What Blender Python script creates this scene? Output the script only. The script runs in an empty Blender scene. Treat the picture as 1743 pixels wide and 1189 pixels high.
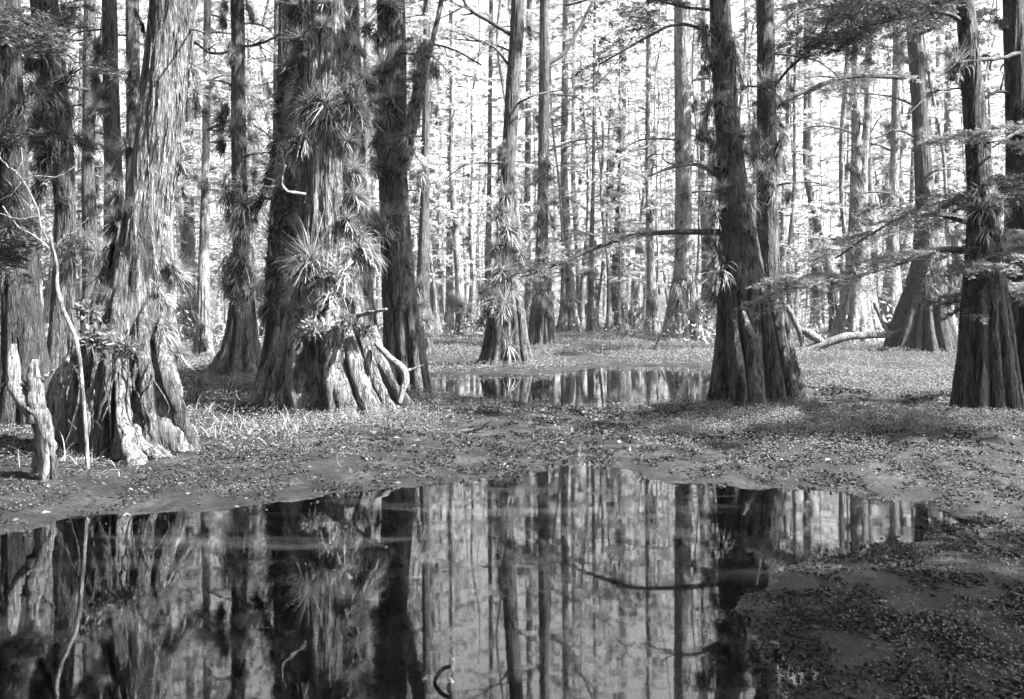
import bpy, math, random
import numpy as np
R = np.random.default_rng(7)
random.seed(7)
F, CX, Y0, H = 1450.0, 871.5, 530.0, 1.5       # photo focal length in px, centre column, horizon row, eye height
PI = math.pi
scene = bpy.context.scene
COL = scene.collection

# ------------------------------------------------------------------ basics
def gpt(px, py):                                # pixel on the ground -> world xy
    D = F * H / (py - Y0)
    return ((px - CX) * D / F, D)
def depth(py): return F * H / (py - Y0)
def wpt(px, py, D): return np.array([(px - CX) * D / F, D, H - (py - Y0) * D / F])

def mesh_np(name, V, Q, smooth=True, T=None):
    me = bpy.data.meshes.new(name)
    V = np.asarray(V, dtype=np.float32)
    Q = np.asarray(Q, dtype=np.int32).reshape(-1, 4)
    nq = len(Q); loops = Q.ravel(); tot = np.full(nq, 4, np.int32)
    if T is not None and len(T):
        T = np.asarray(T, dtype=np.int32).reshape(-1, 3)
        loops = np.concatenate([loops, T.ravel()]); tot = np.concatenate([tot, np.full(len(T), 3, np.int32)])
    start = np.concatenate([[0], np.cumsum(tot)[:-1]]).astype(np.int32)
    me.vertices.add(len(V)); me.vertices.foreach_set('co', V.ravel())
    me.loops.add(len(loops)); me.loops.foreach_set('vertex_index', loops.astype(np.int32))
    me.polygons.add(len(tot)); me.polygons.foreach_set('loop_start', start)
    me.polygons.foreach_set('use_smooth', np.full(len(tot), smooth))
    me.update(calc_edges=True); me.validate()
    return me

class MB:                                       # mesh buffer collecting several shapes of ONE part
    def __init__(s): s.v = []; s.q = []; s.n = 0
    def add(s, V, Q):
        if len(V) == 0: return
        s.v.append(np.asarray(V, float)); s.q.append(np.asarray(Q).reshape(-1, 4) + s.n); s.n += len(V)
    def mesh(s, name, smooth=True):
        return mesh_np(name, np.concatenate(s.v), np.concatenate(s.q), smooth)

def obj(name, me, mat=None, parent=None, loc=None):
    o = bpy.data.objects.new(name, me); COL.objects.link(o)
    if mat is not None and me is not None and not me.materials: me.materials.append(mat)
    if parent is not None: o.parent = parent
    if loc is not None: o.location = loc
    return o
def empty(name, loc):
    o = bpy.data.objects.new(name, None); COL.objects.link(o); o.location = loc
    o.empty_display_size = .2
    return o
def tag(o, label=None, cat=None, group=None, kind=None):
    if label: o['label'] = label
    if cat: o['category'] = cat
    if group: o['group'] = group
    if kind: o['kind'] = kind
    return o

# ------------------------------------------------------------------ value noise
def _h(ix, iy, iz, seed):
    n = (ix * 374761393 + iy * 668265263 + iz * 2147483647 + seed * 144665) & 0xffffffff
    n = ((n ^ (n >> 13)) * 1274126177) & 0xffffffff
    n = n ^ (n >> 16)
    return (n & 0xffff) / 65535.0
def vnoise(P, seed=0):
    P = np.asarray(P, float); i = np.floor(P).astype(np.int64); f = P - i; f = f * f * (3 - 2 * f)
    r = 0
    for a in (0, 1):
        for b in (0, 1):
            for c in (0, 1):
                w = (f[..., 0] if a else 1 - f[..., 0]) * (f[..., 1] if b else 1 - f[..., 1]) * (f[..., 2] if c else 1 - f[..., 2])
                r = r + w * _h(i[..., 0] + a, i[..., 1] + b, i[..., 2] + c, seed)
    return r
def fbm(P, octv=3, seed=0):
    r = 0; a = .5; t = 0; P = np.asarray(P, float)
    for k in range(octv):
        r = r + a * vnoise(P * 2 ** k, seed + k * 17); t += a; a *= .5
    return r / t
def xyz(x, y, z=0): return np.stack([x, y, np.zeros_like(x) + z], -1)

# ------------------------------------------------------------------ materials
def newmat(name):
    m = bpy.data.materials.new(name); m.use_nodes = True
    nt = m.node_tree
    for n in list(nt.nodes): nt.nodes.remove(n)
    out = nt.nodes.new('ShaderNodeOutputMaterial')
    return m, nt, out
def N(nt, t, **kw):
    n = nt.nodes.new(t)
    for k, v in kw.items():
        if k in n.inputs: n.inputs[k].default_value = v
        else: setattr(n, k, v)
    return n
def L(nt, a, b): nt.links.new(a, b)
def ramp(nt, src, pts):
    r = nt.nodes.new('ShaderNodeValToRGB'); e = r.color_ramp.elements
    while len(e) < len(pts): e.new(.5)
    for k, (p, v) in enumerate(pts): e[k].position = p; e[k].color = (v, v, v, 1)
    L(nt, src, r.inputs[0]); return r.outputs[0]
def math_(nt, op, a, b=None, c=None):
    n = nt.nodes.new('ShaderNodeMath'); n.operation = op
    for k, x in enumerate((a, b, c)):
        if x is None: continue
        if isinstance(x, (int, float)): n.inputs[k].default_value = x
        else: L(nt, x, n.inputs[k])
    return n.outputs[0]

def bark(name, lo=.06, hi=.42, scale=1.0, bump=1.0, smoothbase=1.3):
    m, nt, out = newmat(name)
    tc = N(nt, 'ShaderNodeTexCoord'); info = N(nt, 'ShaderNodeObjectInfo')
    off = N(nt, 'ShaderNodeVectorMath', operation='ADD')
    cmb = N(nt, 'ShaderNodeCombineXYZ'); L(nt, math_(nt, 'MULTIPLY', info.outputs['Random'], 50.), cmb.inputs[0])
    L(nt, tc.outputs['Object'], off.inputs[0]); L(nt, cmb.outputs[0], off.inputs[1])
    def mp(s):
        v = N(nt, 'ShaderNodeVectorMath', operation='MULTIPLY'); v.inputs[1].default_value = s
        L(nt, off.outputs[0], v.inputs[0]); return v.outputs[0]
    w = N(nt, 'ShaderNodeTexNoise', Scale=3., Detail=3.); L(nt, off.outputs[0], w.inputs['Vector'])
    def warped(sc, amt):
        wa = N(nt, 'ShaderNodeVectorMath', operation='MULTIPLY_ADD'); L(nt, w.outputs['Color'], wa.inputs[0])
        wa.inputs[1].default_value = amt; L(nt, mp(sc), wa.inputs[2]); return wa.outputs[0]
    vo = N(nt, 'ShaderNodeTexVoronoi', feature='DISTANCE_TO_EDGE', Scale=1.0); L(nt, warped((30*scale, 30*scale, 4.*scale), (3., 3., 3.)), vo.inputs['Vector'])
    n1 = N(nt, 'ShaderNodeTexNoise', Scale=1., Detail=5., Roughness=.7); L(nt, warped((48*scale, 48*scale, 6.5*scale), (2., 2., 1.)), n1.inputs['Vector'])
    nr = N(nt, 'ShaderNodeTexNoise', Scale=1., Detail=3., Roughness=.55); L(nt, warped((15*scale, 15*scale, 2.3*scale), (1.5, 1.5, .6)), nr.inputs['Vector'])
    n2 = N(nt, 'ShaderNodeTexNoise', Scale=1., Detail=5., Roughness=.65); L(nt, mp((2.6, 2.6, 1.1)), n2.inputs['Vector'])
    n3 = N(nt, 'ShaderNodeTexNoise', Scale=1., Detail=5., Roughness=.7); L(nt, mp((60., 60., 22.)), n3.inputs['Vector'])
    fis = ramp(nt, vo.outputs['Distance'], [(0.0, .1), (.10, .7), (.3, 1.)])
    fib = ramp(nt, n1.outputs['Fac'], [(.40, 0.), (.56, 1.)])
    big = ramp(nt, nr.outputs['Fac'], [(.41, 0.), (.475, .8), (.7, 1.)])
    pat = ramp(nt, n2.outputs['Fac'], [(.30, .30), (.70, 1.)])
    h = math_(nt, 'ADD', math_(nt, 'MULTIPLY', fis, .22), math_(nt, 'ADD', math_(nt, 'MULTIPLY', fib, .36), math_(nt, 'MULTIPLY', big, .42)))
    h2 = math_(nt, 'ADD', h, math_(nt, 'MULTIPLY', n3.outputs['Fac'], .22))
    c = math_(nt, 'MULTIPLY', math_(nt, 'MULTIPLY', h2, h2), math_(nt, 'MULTIPLY', pat, .95))
    mr = N(nt, 'ShaderNodeMapRange'); L(nt, c, mr.inputs[0]); mr.inputs[1].default_value = .04; mr.inputs[2].default_value = .95
    mr.inputs[3].default_value = lo; mr.inputs[4].default_value = hi
    bs = N(nt, 'ShaderNodeBsdfPrincipled', Roughness=.85); L(nt, mr.outputs[0], bs.inputs['Base Color'])
    bs.inputs['Specular IOR Level'].default_value = .25
    b = N(nt, 'ShaderNodeBump', Strength=1.0 * bump, Distance=.05); L(nt, h2, b.inputs['Height']); L(nt, b.outputs[0], bs.inputs['Normal'])
    L(nt, bs.outputs[0], out.inputs[0]); return m

def leafmat(name, lo, hi, trans=.35, rough=.55, spec=.3):
    m, nt, out = newmat(name)
    g = N(nt, 'ShaderNodeNewGeometry')
    v = ramp(nt, g.outputs['Random Per Island'], [(0., lo), (1., hi)])
    bs = N(nt, 'ShaderNodeBsdfPrincipled', Roughness=rough); bs.inputs['Specular IOR Level'].default_value = spec
    L(nt, v, bs.inputs['Base Color'])
    tr = N(nt, 'ShaderNodeBsdfTranslucent'); L(nt, v, tr.inputs[0])
    mx = N(nt, 'ShaderNodeMixShader', Fac=trans); L(nt, bs.outputs[0], mx.inputs[1]); L(nt, tr.outputs[0], mx.inputs[2])
    L(nt, mx.outputs[0], out.inputs[0]); return m

M = {}
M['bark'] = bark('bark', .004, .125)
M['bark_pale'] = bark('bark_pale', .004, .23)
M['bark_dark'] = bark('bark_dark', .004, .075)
M['bark_far_hazed'] = bark('bark_far_hazed', .03, .30, .6)  # far copy of the bark, paler to paint in haze and background brightness
M['root'] = bark('root_wood', .008, .20, 1.2, .6)
M['dead'] = bark('dead_wood', .03, .28, 1.5, .6)
M['bleached'] = bark('bleached_wood', .2, .8, 1.5, .4)
M['twig'] = bark('twig_wood', .005, .07, 1.5, .4)
M['air'] = leafmat('air_plant_leaf', .06, .34, .3, .4, .5)
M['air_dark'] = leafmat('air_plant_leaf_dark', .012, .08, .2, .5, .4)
M['thatch'] = leafmat('dead_thatch', .004, .025, .1, .8, .1)
M['needles'] = leafmat('cypress_needles', .07, .21, .5)
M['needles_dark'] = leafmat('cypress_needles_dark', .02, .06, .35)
M['needles_far'] = leafmat('cypress_needles_far_lit', .20, .45, .55)  # far copy of the needles, lightened to paint in the background glow
M['herb'] = leafmat('herb_leaf', .035, .19, .45, .6, .1)
M['litter'] = leafmat('leaf_litter', .003, .02, 0., .7, .2)
M['fallen'] = leafmat('fallen_leaf', .012, .06, 0., .6, .3)
M['straw'] = leafmat('dry_straw', .08, .32, .2, .7, .2)

def mud():
    m, nt, out = newmat('wet_mud')
    tc = N(nt, 'ShaderNodeTexCoord')
    def nz(s, d=5., r=.6, vec=None):
        n = N(nt, 'ShaderNodeTexNoise', Scale=s, Detail=d, Roughness=r); L(nt, tc.outputs['Object'], n.inputs['Vector']); return n.outputs['Fac']
    big = nz(.35, 3.); mid = nz(2.2, 6., .65); fine = nz(22., 6., .7); vf = nz(90., 3., .6)
    vo = N(nt, 'ShaderNodeTexVoronoi', Scale=11.); L(nt, tc.outputs['Object'], vo.inputs['Vector'])
    c = ramp(nt, mid, [(.34, .004), (.5, .012), (.66, .034)])
    c2 = ramp(nt, fine, [(.38, .35), (.58, 1.15)])
    col = math_(nt, 'MULTIPLY', c, c2)
    g = N(nt, 'ShaderNodeNewGeometry'); sp = N(nt, 'ShaderNodeSeparateXYZ'); L(nt, g.outputs['Position'], sp.inputs[0])
    wet = N(nt, 'ShaderNodeMapRange'); L(nt, sp.outputs[2], wet.inputs[0])
    wet.inputs[1].default_value = .0; wet.inputs[2].default_value = .07; wet.inputs[3].default_value = .28; wet.inputs[4].default_value = .8
    bs = N(nt, 'ShaderNodeBsdfPrincipled'); bs.inputs['Specular IOR Level'].default_value = .2; L(nt, col, bs.inputs['Base Color']); L(nt, wet.outputs[0], bs.inputs['Roughness'])
    b = N(nt, 'ShaderNodeBump', Strength=1., Distance=.04)
    hh = math_(nt, 'ADD', math_(nt, 'ADD', mid, math_(nt, 'MULTIPLY', fine, .6)), math_(nt, 'MULTIPLY', vf, .45))
    L(nt, hh, b.inputs['Height']); L(nt, b.outputs[0], bs.inputs['Normal'])
    L(nt, bs.outputs[0], out.inputs[0]); return m
M['mud'] = mud()

def water():
    m, nt, out = newmat('pond_water')
    tc = N(nt, 'ShaderNodeTexCoord')
    mp = N(nt, 'ShaderNodeVectorMath', operation='MULTIPLY'); mp.inputs[1].default_value = (.5, 1.4, 1.)
    L(nt, tc.outputs['Object'], mp.inputs[0])
    n = N(nt, 'ShaderNodeTexNoise', Scale=2.2, Detail=3., Roughness=.45); L(nt, mp.outputs[0], n.inputs['Vector'])
    b = N(nt, 'ShaderNodeBump', Strength=.025, Distance=.03); L(nt, n.outputs['Fac'], b.inputs['Height'])
    fr = N(nt, 'ShaderNodeFresnel', IOR=2.4); L(nt, b.outputs[0], fr.inputs['Normal'])
    # floating film: long pale drifts of dust on the surface
    mp2 = N(nt, 'ShaderNodeVectorMath', operation='MULTIPLY'); mp2.inputs[1].default_value = (.55, 2.2, 1.)
    L(nt, tc.outputs['Object'], mp2.inputs[0])
    s = N(nt, 'ShaderNodeTexNoise', Scale=1.1, Detail=3., Roughness=.5, Distortion=.4); L(nt, mp2.outputs[0], s.inputs['Vector'])
    film = ramp(nt, s.outputs['Fac'], [(.55, .0), (.80, .045)])
    gl = N(nt, 'ShaderNodeBsdfGlossy', Roughness=.028); gl.inputs[0].default_value = (1, 1, 1, 1); L(nt, b.outputs[0], gl.inputs['Normal'])
    tr = N(nt, 'ShaderNodeBsdfTransparent'); tr.inputs[0].default_value = (.62, .62, .62, 1)
    mx = N(nt, 'ShaderNodeMixShader'); L(nt, fr.outputs[0], mx.inputs[0]); L(nt, tr.outputs[0], mx.inputs[1]); L(nt, gl.outputs[0], mx.inputs[2])
    df = N(nt, 'ShaderNodeBsdfDiffuse'); df.inputs[0].default_value = (.35, .35, .35, 1)
    mx2 = N(nt, 'ShaderNodeMixShader'); L(nt, film, mx2.inputs[0]); L(nt, mx.outputs[0], mx2.inputs[1]); L(nt, df.outputs[0], mx2.inputs[2])
    L(nt, mx2.outputs[0], out.inputs[0]); return m
M['water'] = water()

# ------------------------------------------------------------------ ponds and ground
def poly(pts): return np.array([gpt(x, y) for x, y in pts])
NEAR = poly([(-300, 925), (-60, 915), (0, 908), (100, 886), (300, 873), (450, 862), (600, 840), (760, 820), (870, 808), (950, 790), (972, 768), (985, 748), (1002, 772), (1025, 793),
             (1080, 810), (1150, 822), (1300, 830), (1430, 835), (1560, 855), (1645, 880), (1620, 903), (1500, 928), (1380, 955), (1340, 978),
             (1300, 1003), (1275, 1030), (1300, 1070), (1345, 1115), (1375, 1189), (1400, 1500), (-900, 1500)])
FAR = poly([(700, 642), (800, 637), (870, 641), (930, 636), (1000, 628), (1050, 622), (1150, 624), (1260, 630), (1300, 650), (1240, 686), (1100, 689),
            (1000, 697), (960, 691), (850, 682), (745, 671), (700, 665)])
PUD = poly([(1350, 668), (1420, 672), (1480, 680), (1570, 690), (1540, 697), (1440, 690), (1360, 686)])
def sdist(P, poly):
    x, y = P[..., 0], P[..., 1]; d = np.full(x.shape, 1e9); ins = np.zeros(x.shape, bool)
    n = len(poly)
    for i in range(n):
        a = poly[i]; b = poly[(i + 1) % n]; e = b - a
        t = np.clip(((x - a[0]) * e[0] + (y - a[1]) * e[1]) / (e @ e), 0, 1)
        d = np.minimum(d, (x - a[0] - t * e[0]) ** 2 + (y - a[1] - t * e[1]) ** 2)
        c = ((a[1] > y) != (b[1] > y))
        xi = (b[0] - a[0]) * (y - a[1]) / (b[1] - a[1] + 1e-12) + a[0]
        ins ^= c & (x < xi)
    d = np.sqrt(d); return np.where(ins, -d, d)
def ground_h(x, y):
    P = np.stack([x, y], -1)
    sd = np.minimum(np.minimum(sdist(P, NEAR), sdist(P, FAR)), sdist(P, PUD))
    near = np.clip((30 - y) / 20, 0, 1)
    sd = sd + ((fbm(xyz(x * 2.0, y * 2.0), 4, 3) - .5) * .42 + (fbm(xyz(x * 6, y * 6), 3, 4) - .5) * .26) * near
    nz = fbm(xyz(x * 7, y * 7), 3, 5) - .5
    bank = .10 * (1 - np.exp(-np.maximum(sd, 0) / 1.2)) + .004 * np.clip(sd / .1, 0, 1)
    out = bank + (fbm(xyz(x * .5, y * .5), 3, 9) - .5) * .10 * np.clip(sd / 1.2, 0, 1)
    out = out + .10 * np.clip((y - 22) / 25, 0, 1) * np.clip(sd / 3, 0, 1)
    shallow = np.clip((x - .3 - .05 * y) / .6, 0, 1) * np.clip((5.4 - y) / .5, 0, 1)
    slope = .45 - .41 * shallow
    inn = np.maximum(sd * slope, -.45) + .0
    return np.where(sd > 0, out, inn) + nz * (.012 + .028 * np.clip(.15 + sd, 0, 1))
def gz(x, y): return float(ground_h(np.array([x]), np.array([y]))[0])

def axis(c, a, b, n, lo, hi):
    t = np.linspace(math.asinh((lo - c) / a) / b, math.asinh((hi - c) / a) / b, n)
    return c + a * np.sinh(b * t)
gx = axis(0.5, 5.0, 1., 620, -160, 160)
gy = axis(5.0, 5.0, 1., 820, -30, 330)
GX, GY = np.meshgrid(gx, gy)
GZ = ground_h(GX, GY)
V = np.stack([GX, GY, GZ], -1).reshape(-1, 3)
i = np.arange(len(gy) - 1)[:, None] * len(gx) + np.arange(len(gx) - 1)[None]
Q = np.stack([i, i + 1, i + 1 + len(gx), i + len(gx)], -1).reshape(-1, 4)
g = obj('ground', mesh_np('ground', V, Q), M['mud']); tag(g, kind='structure')
g['label'] = 'muddy swamp floor with low plants around the pools'
def sheet(name, x0, x1, y0, y1, label):
    o = obj(name, mesh_np(name, [(x0, y0, 0), (x1, y0, 0), (x1, y1, 0), (x0, y1, 0)], [(0, 1, 2, 3)]), M['water']); tag(o, label, kind='structure')
sheet('pond_water', -14, 7.5, 0.3, 13.2, 'dark still pool in the foreground mirroring the trees')
sheet('far_pond_water', -4, 12, 13.3, 25.5, 'smaller bright pool between the trees')

# ------------------------------------------------------------------ geometry makers
def smooth_path(P, n):
    P = np.asarray(P, float); k = len(P)
    if k == 2: t = np.linspace(0, 1, n)[:, None]; return P[0] * (1 - t) + P[1] * t
    ext = np.vstack([2 * P[0] - P[1], P, 2 * P[-1] - P[-2]])
    u = np.linspace(0, k - 1 - 1e-6, n); i = u.astype(int); f = (u - i)[:, None]
    a, b, c, d = ext[i], ext[i + 1], ext[i + 2], ext[i + 3]
    return .5 * (2 * b + (c - a) * f + (2 * a - 5 * b + 4 * c - d) * f ** 2 + (3 * b - a - 3 * c + d) * f ** 3)
def tube(P, n=24, seg=10, wob=.0, seed=0, flat=1.0, rough=0.0):
    """P rows (x,y,z,r) -> verts, quads"""
    S = smooth_path(P, n); C = S[:, :3].copy(); r = np.maximum(S[:, 3], .0008)
    if wob:
        s = np.arange(n) * .37
        C += (np.stack([vnoise(xyz(s, s * 0 + q * 9.1, seed)) for q in range(3)], -1) - .5) * 2 * wob * np.minimum(1, np.linspace(0, 4, n))[:, None]
    T = np.gradient(C, axis=0); T /= np.linalg.norm(T, axis=1)[:, None] + 1e-9
    ref = np.array([0, 1, 0]) if abs(T[0, 1]) < .8 else np.array([1, 0, 0])
    A = np.cross(T, ref); A /= np.linalg.norm(A, axis=1)[:, None] + 1e-9; B = np.cross(T, A)
    th = np.linspace(0, 2 * PI, seg, endpoint=False)
    ring = np.cos(th)[None, :, None] * A[:, None] + flat * np.sin(th)[None, :, None] * B[:, None]
    rr = np.repeat(r[:, None], seg, 1)
    if seg >= 14:
        g_ = np.linspace(0, 3, n)[:, None]
        rr = rr * (1 + .10 * np.sin(3 * th[None] + seed + 2 * np.sin(g_ * 1.7 + seed)) + .05 * np.sin(7 * th[None] + 1.5 * np.sin(g_ * 3 + seed)))
    if rough:
        pp = C[:, None] + ring * r[:, None, None]
        rr = rr * (1 + rough * (fbm(pp * np.array([9, 9, 4]), 2, seed) - .5) * 2)
    V = (C[:, None] + ring * rr[..., None]).reshape(-1, 3)
    i = np.arange(n - 1)[:, None] * seg + np.arange(seg)[None]; j = np.arange(n - 1)[:, None] * seg + (np.arange(seg)[None] + 1) % seg
    Q = np.stack([i, j, j + seg, i + seg], -1).reshape(-1, 4)
    e = len(V); V = np.vstack([V, C[0], C[-1]])
    cap = [(e, (k + 1) % seg, k, k) for k in range(0)]
    # end caps as fans of degenerate-free quads (pairs of ring edges)
    capq = []
    for base, c, fl in ((0, e, 1), ((n - 1) * seg, e + 1, 0)):
        for k in range(0, seg - seg % 2, 2):
            a, b, d = base + k, base + (k + 1) % seg, base + (k + 2) % seg
            capq.append((c, d, b, a) if fl else (c, a, b, d))
    return V, np.vstack([Q, capq])

TREES = {}
def lobe_profile(th, z, n, seed, zb):
    rg = np.random.default_rng(seed)
    c = (np.arange(n) + rg.uniform(-.28, .28, n)) * 2 * PI / n + rg.uniform(0, 6)
    amp = rg.uniform(.72, 1.0, n); w = 2 * PI / n * rg.uniform(.44, .62, n)
    tw = rg.uniform(-.15, .15, n)
    out = np.zeros(np.broadcast(th, z).shape)
    for k in range(n):
        d = np.abs((th - c[k] - tw[k] * z + PI) % (2 * PI) - PI) / w[k]
        out = np.maximum(out, amp[k] * np.sqrt(np.clip(1 - d * d, 0, 1)))
    return out
def trunk_mesh(name, prof, D, nl=11, zb=2.2, deep=.38, seg=200, rows=260, seed=1, rough=.035, power=1.1, ydrift=0., depth_list=None):
    """prof: (px,py,width px) from ground up; rings are horizontal"""
    pr = np.array([[(a - CX) * D / F, H - (b - Y0) * D / F, .5 * w * D / F] for a, b, w in prof])
    pr = pr[np.argsort(pr[:, 1])]
    z0 = -.12; zt = pr[-1, 1]
    u = np.linspace(0, 1, rows) ** 1.25; Z = z0 + (zt - z0) * u
    # smooth monotone-ish interpolation
    def itp(col):
        zz = pr[:, 1]; a = np.interp(Z, zz, pr[:, col]); k = max(3, rows // 40)
        pad = np.pad(a, k, mode='edge'); return np.convolve(pad, np.ones(2 * k + 1) / (2 * k + 1), 'valid')
    X = itp(0); Rr = itp(2)
    th = np.linspace(0, 2 * PI, seg, endpoint=False)[None]
    t = np.clip((zb - Z) / zb, 0, 1)[:, None] ** power
    t2 = np.clip((zb * 1.25 - Z) / (zb * 1.25), 0, 1)[:, None]
    lp = lobe_profile(th, Z[:, None], nl, seed, zb)
    small = .03 * (lobe_profile(th, Z[:, None] * .3, nl * 2 + 1, seed + 5, zb) - .6)
    rad = (.95 + .13 * t2) * Rr[:, None] * (1 + small - (deep * np.minimum(1, t * 1.5 + .04)) * (1 - lp))
    rad = rad * (1 + (.06 + .10 * t2) * (fbm(np.stack([np.cos(th) * 1.2 + 0 * Z[:, None], np.sin(th) * 1.2 + 0 * Z[:, None], Z[:, None] * .8 + 0 * th], -1), 2, seed) - .5))
    # toes: lobes spread where they meet the mud
    toe = np.clip((.35 - Z[:, None]) / .35, 0, 1) ** 2
    rad = rad * (1 + .13 * toe * (lp - .35))
    YY = D + ydrift * Z
    px = X[:, None] + rad * np.cos(th); py = YY[:, None] + rad * np.sin(th); pz = Z[:, None] + 0 * th
    P = np.stack([px, py, pz], -1)
    d = fbm(P * np.array([26, 26, 1.7]), 2, seed + 3) - .5
    d2 = fbm(P * np.array([9, 9, 1.1]), 2, seed + 8) - .5
    rg = rough * (1 - .55 * t2)
    dd = (d * rg + d2 * rg * 1.2) * np.clip(Rr / .35, .15, 1.2)[:, None]
    P[..., 0] += np.cos(th) * dd; P[..., 1] += np.sin(th) * dd
    base = np.array([X[0], D, 0.]); P = P - base
    i = np.arange(rows - 1)[:, None] * seg + np.arange(seg)[None]; j = np.arange(rows - 1)[:, None] * seg + (np.arange(seg)[None] + 1) % seg
    Q = np.stack([i, j, j + seg, i + seg], -1).reshape(-1, 4)
    me = mesh_np(name, P.reshape(-1, 3), Q)
    def at(z):                                   # centre and radius at height z
        return np.interp(z, Z, X), D + ydrift * z, np.interp(z, Z, Rr)
    return me, base, at

# --- feathery foliage -------------------------------------------------
def diamonds(B, dirs, L_, W_, up=None, rg=R):
    """diamond leaves: base B, unit dirs, length L_, width W_"""
    n = len(B)
    rv = rg.normal(size=(n, 3)); rv[:, 2] = rv[:, 2] * .9
    s = np.cross(dirs, rv); s /= np.linalg.norm(s, axis=1)[:, None] + 1e-9
    L_ = np.broadcast_to(L_, n)[:, None]; W_ = np.broadcast_to(W_, n)[:, None]
    V = np.stack([B, B + dirs * L_ * .45 + s * W_ * .5, B + dirs * L_, B + dirs * L_ * .45 - s * W_ * .5], 1).reshape(-1, 3)
    return V, np.arange(4 * n).reshape(-1, 4)
def unit(v): return v / (np.linalg.norm(v, axis=-1, keepdims=True) + 1e-9)

def spray(mbw, mbl, p0, az, Lb, rise, nleaf, ll, lw, rg, droop=.25, wood_r=.012, spread=.38, thick=.06, fill=.15):
    """one feathery bough: a curved axis, side twigs, needles along the twigs"""
    a = np.array([math.cos(az), math.sin(az), 0]); side = np.array([-math.sin(az), math.cos(az), 0])
    t = np.linspace(0, 1, 9); bend = rg.uniform(-.15, .15) * Lb
    ax = p0 + np.outer(t * Lb, a) + np.outer(t ** 2 * bend, side) + np.outer(rise * Lb * t - droop * Lb * t ** 2, [0, 0, 1])
    if wood_r: mbw.add(*tube(np.c_[ax, wood_r * (1 - .85 * t)], 10, 5))
    ntw = max(6, int(nleaf / 22)); per = max(3, nleaf // ntw)
    s = rg.uniform(fill, 1, ntw) ; sg = rg.choice([-1, 1], ntw)
    o = np.stack([np.interp(s, t, ax[:, k]) for k in range(3)], -1)
    tl = Lb * spread * (1.15 - s) * rg.uniform(.5, 1.1, ntw) + .06 * Lb
    td = unit(side * sg[:, None] + a * rg.uniform(.35, 1.0, ntw)[:, None] + np.array([0, 0, 1]) * rg.normal(0, .38, ntw)[:, None])
    u = rg.uniform(.05, 1, (ntw, per))
    pos = o[:, None] + td[:, None] * (u * tl[:, None])[..., None]
    pos[..., 2] -= .18 * tl[:, None] * u ** 2
    pos += rg.normal(0, thick * Lb * .12, pos.shape)
    pos = pos.reshape(-1, 3)
    lat = np.cross(td, [0, 0, 1.]); lat = unit(lat)
    d = unit(np.repeat(td, per, 0) * .7 + np.repeat(lat, per, 0) * rg.choice([-1, 1], len(pos))[:, None] + rg.normal(0, .3, (len(pos), 3)))
    V, Q = diamonds(pos, d, ll * rg.uniform(.6, 1.2, len(pos)), lw * rg.uniform(.7, 1.3, len(pos)), rg=rg)
    mbl.add(V, Q)
    return ax

def crown_pair(name, z0, z1, nb, Lb, nleaf, ll, lw, seed, wood_r=.03):
    rg = np.random.default_rng(seed); w, l = MB(), MB()
    for k in range(nb):
        z = z0 + (z1 - z0) * (k + rg.uniform(0, 1)) / nb
        f = 1 - .55 * (z - z0) / (z1 - z0)
        spray(w, l, np.array([0, 0, z]), rg.uniform(0, 2 * PI), Lb * f * rg.uniform(.6, 1.25), rg.uniform(-.1, .4), int(nleaf * rg.uniform(.5, 1.3)), ll, lw, rg, rg.uniform(.1, .5), wood_r)
    nw = sum(len(q) for q in w.q); both = MB()
    for v, q in zip(w.v, w.q): both.add(v, q - q.min())
    for v, q in zip(l.v, l.q): both.add(v, q - q.min())
    me = both.mesh(name + '_crown', False); idx = np.ones(len(me.polygons), np.int32); idx[:nw] = 0
    me.polygons.foreach_set('material_index', idx); return me
def crown_obj(e, me, leaf, loc, rz, sc=1.):
    if not me.materials: me.materials.append(M['twig']); me.materials.append(M[leaf])
    o = bpy.data.objects.new('crown', me); COL.objects.link(o); o.parent = e; o.location = loc; o.rotation_euler = (0, 0, rz); o.scale = (sc, sc, 1)
    if me.materials[1] is not M[leaf]:
        o.material_slots[1].link = 'OBJECT'; o.material_slots[1].material = M[leaf]
    return o

# --- air plants ---------------------------------------------------------
def ribbon(B, d, Lv, W, droop, curl, rg, seg=6):
    """arching strap leaves, vectorised"""
    n = len(B); t = np.linspace(0, 1, seg + 1)
    d = unit(d); s = unit(np.cross(d, [0, 0, 1.]) + 1e-6)
    P = np.zeros((n, seg + 1, 3)); P[:, 0] = B; cur = d.copy()
    sw = rg.normal(0, curl, (n, 3))
    for k in range(seg):
        cur = unit(cur + np.array([0, 0, -1.]) * (droop * (.3 + 1.4 * t[k]))[:, None] / seg + sw / seg)
        P[:, k + 1] = P[:, k] + cur * (Lv / seg)[:, None]
    w = W[:, None] * np.clip(1.1 - t ** 1.5 * 1.05, .05, 1)[None]
    nr = unit(np.cross(s, d))
    A = P + s[:, None] * w[..., None] * .5 + nr[:, None] * w[..., None] * .12; Bv = P - s[:, None] * w[..., None] * .5 + nr[:, None] * w[..., None] * .12
    V = np.stack([A, Bv], 2).reshape(-1, 3)
    base = np.arange(n)[:, None] * (2 * (seg + 1)) + 2 * np.arange(seg)[None]
    Q = np.stack([base, base + 1, base + 3, base + 2], -1).reshape(-1, 4)
    return V, Q
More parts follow.
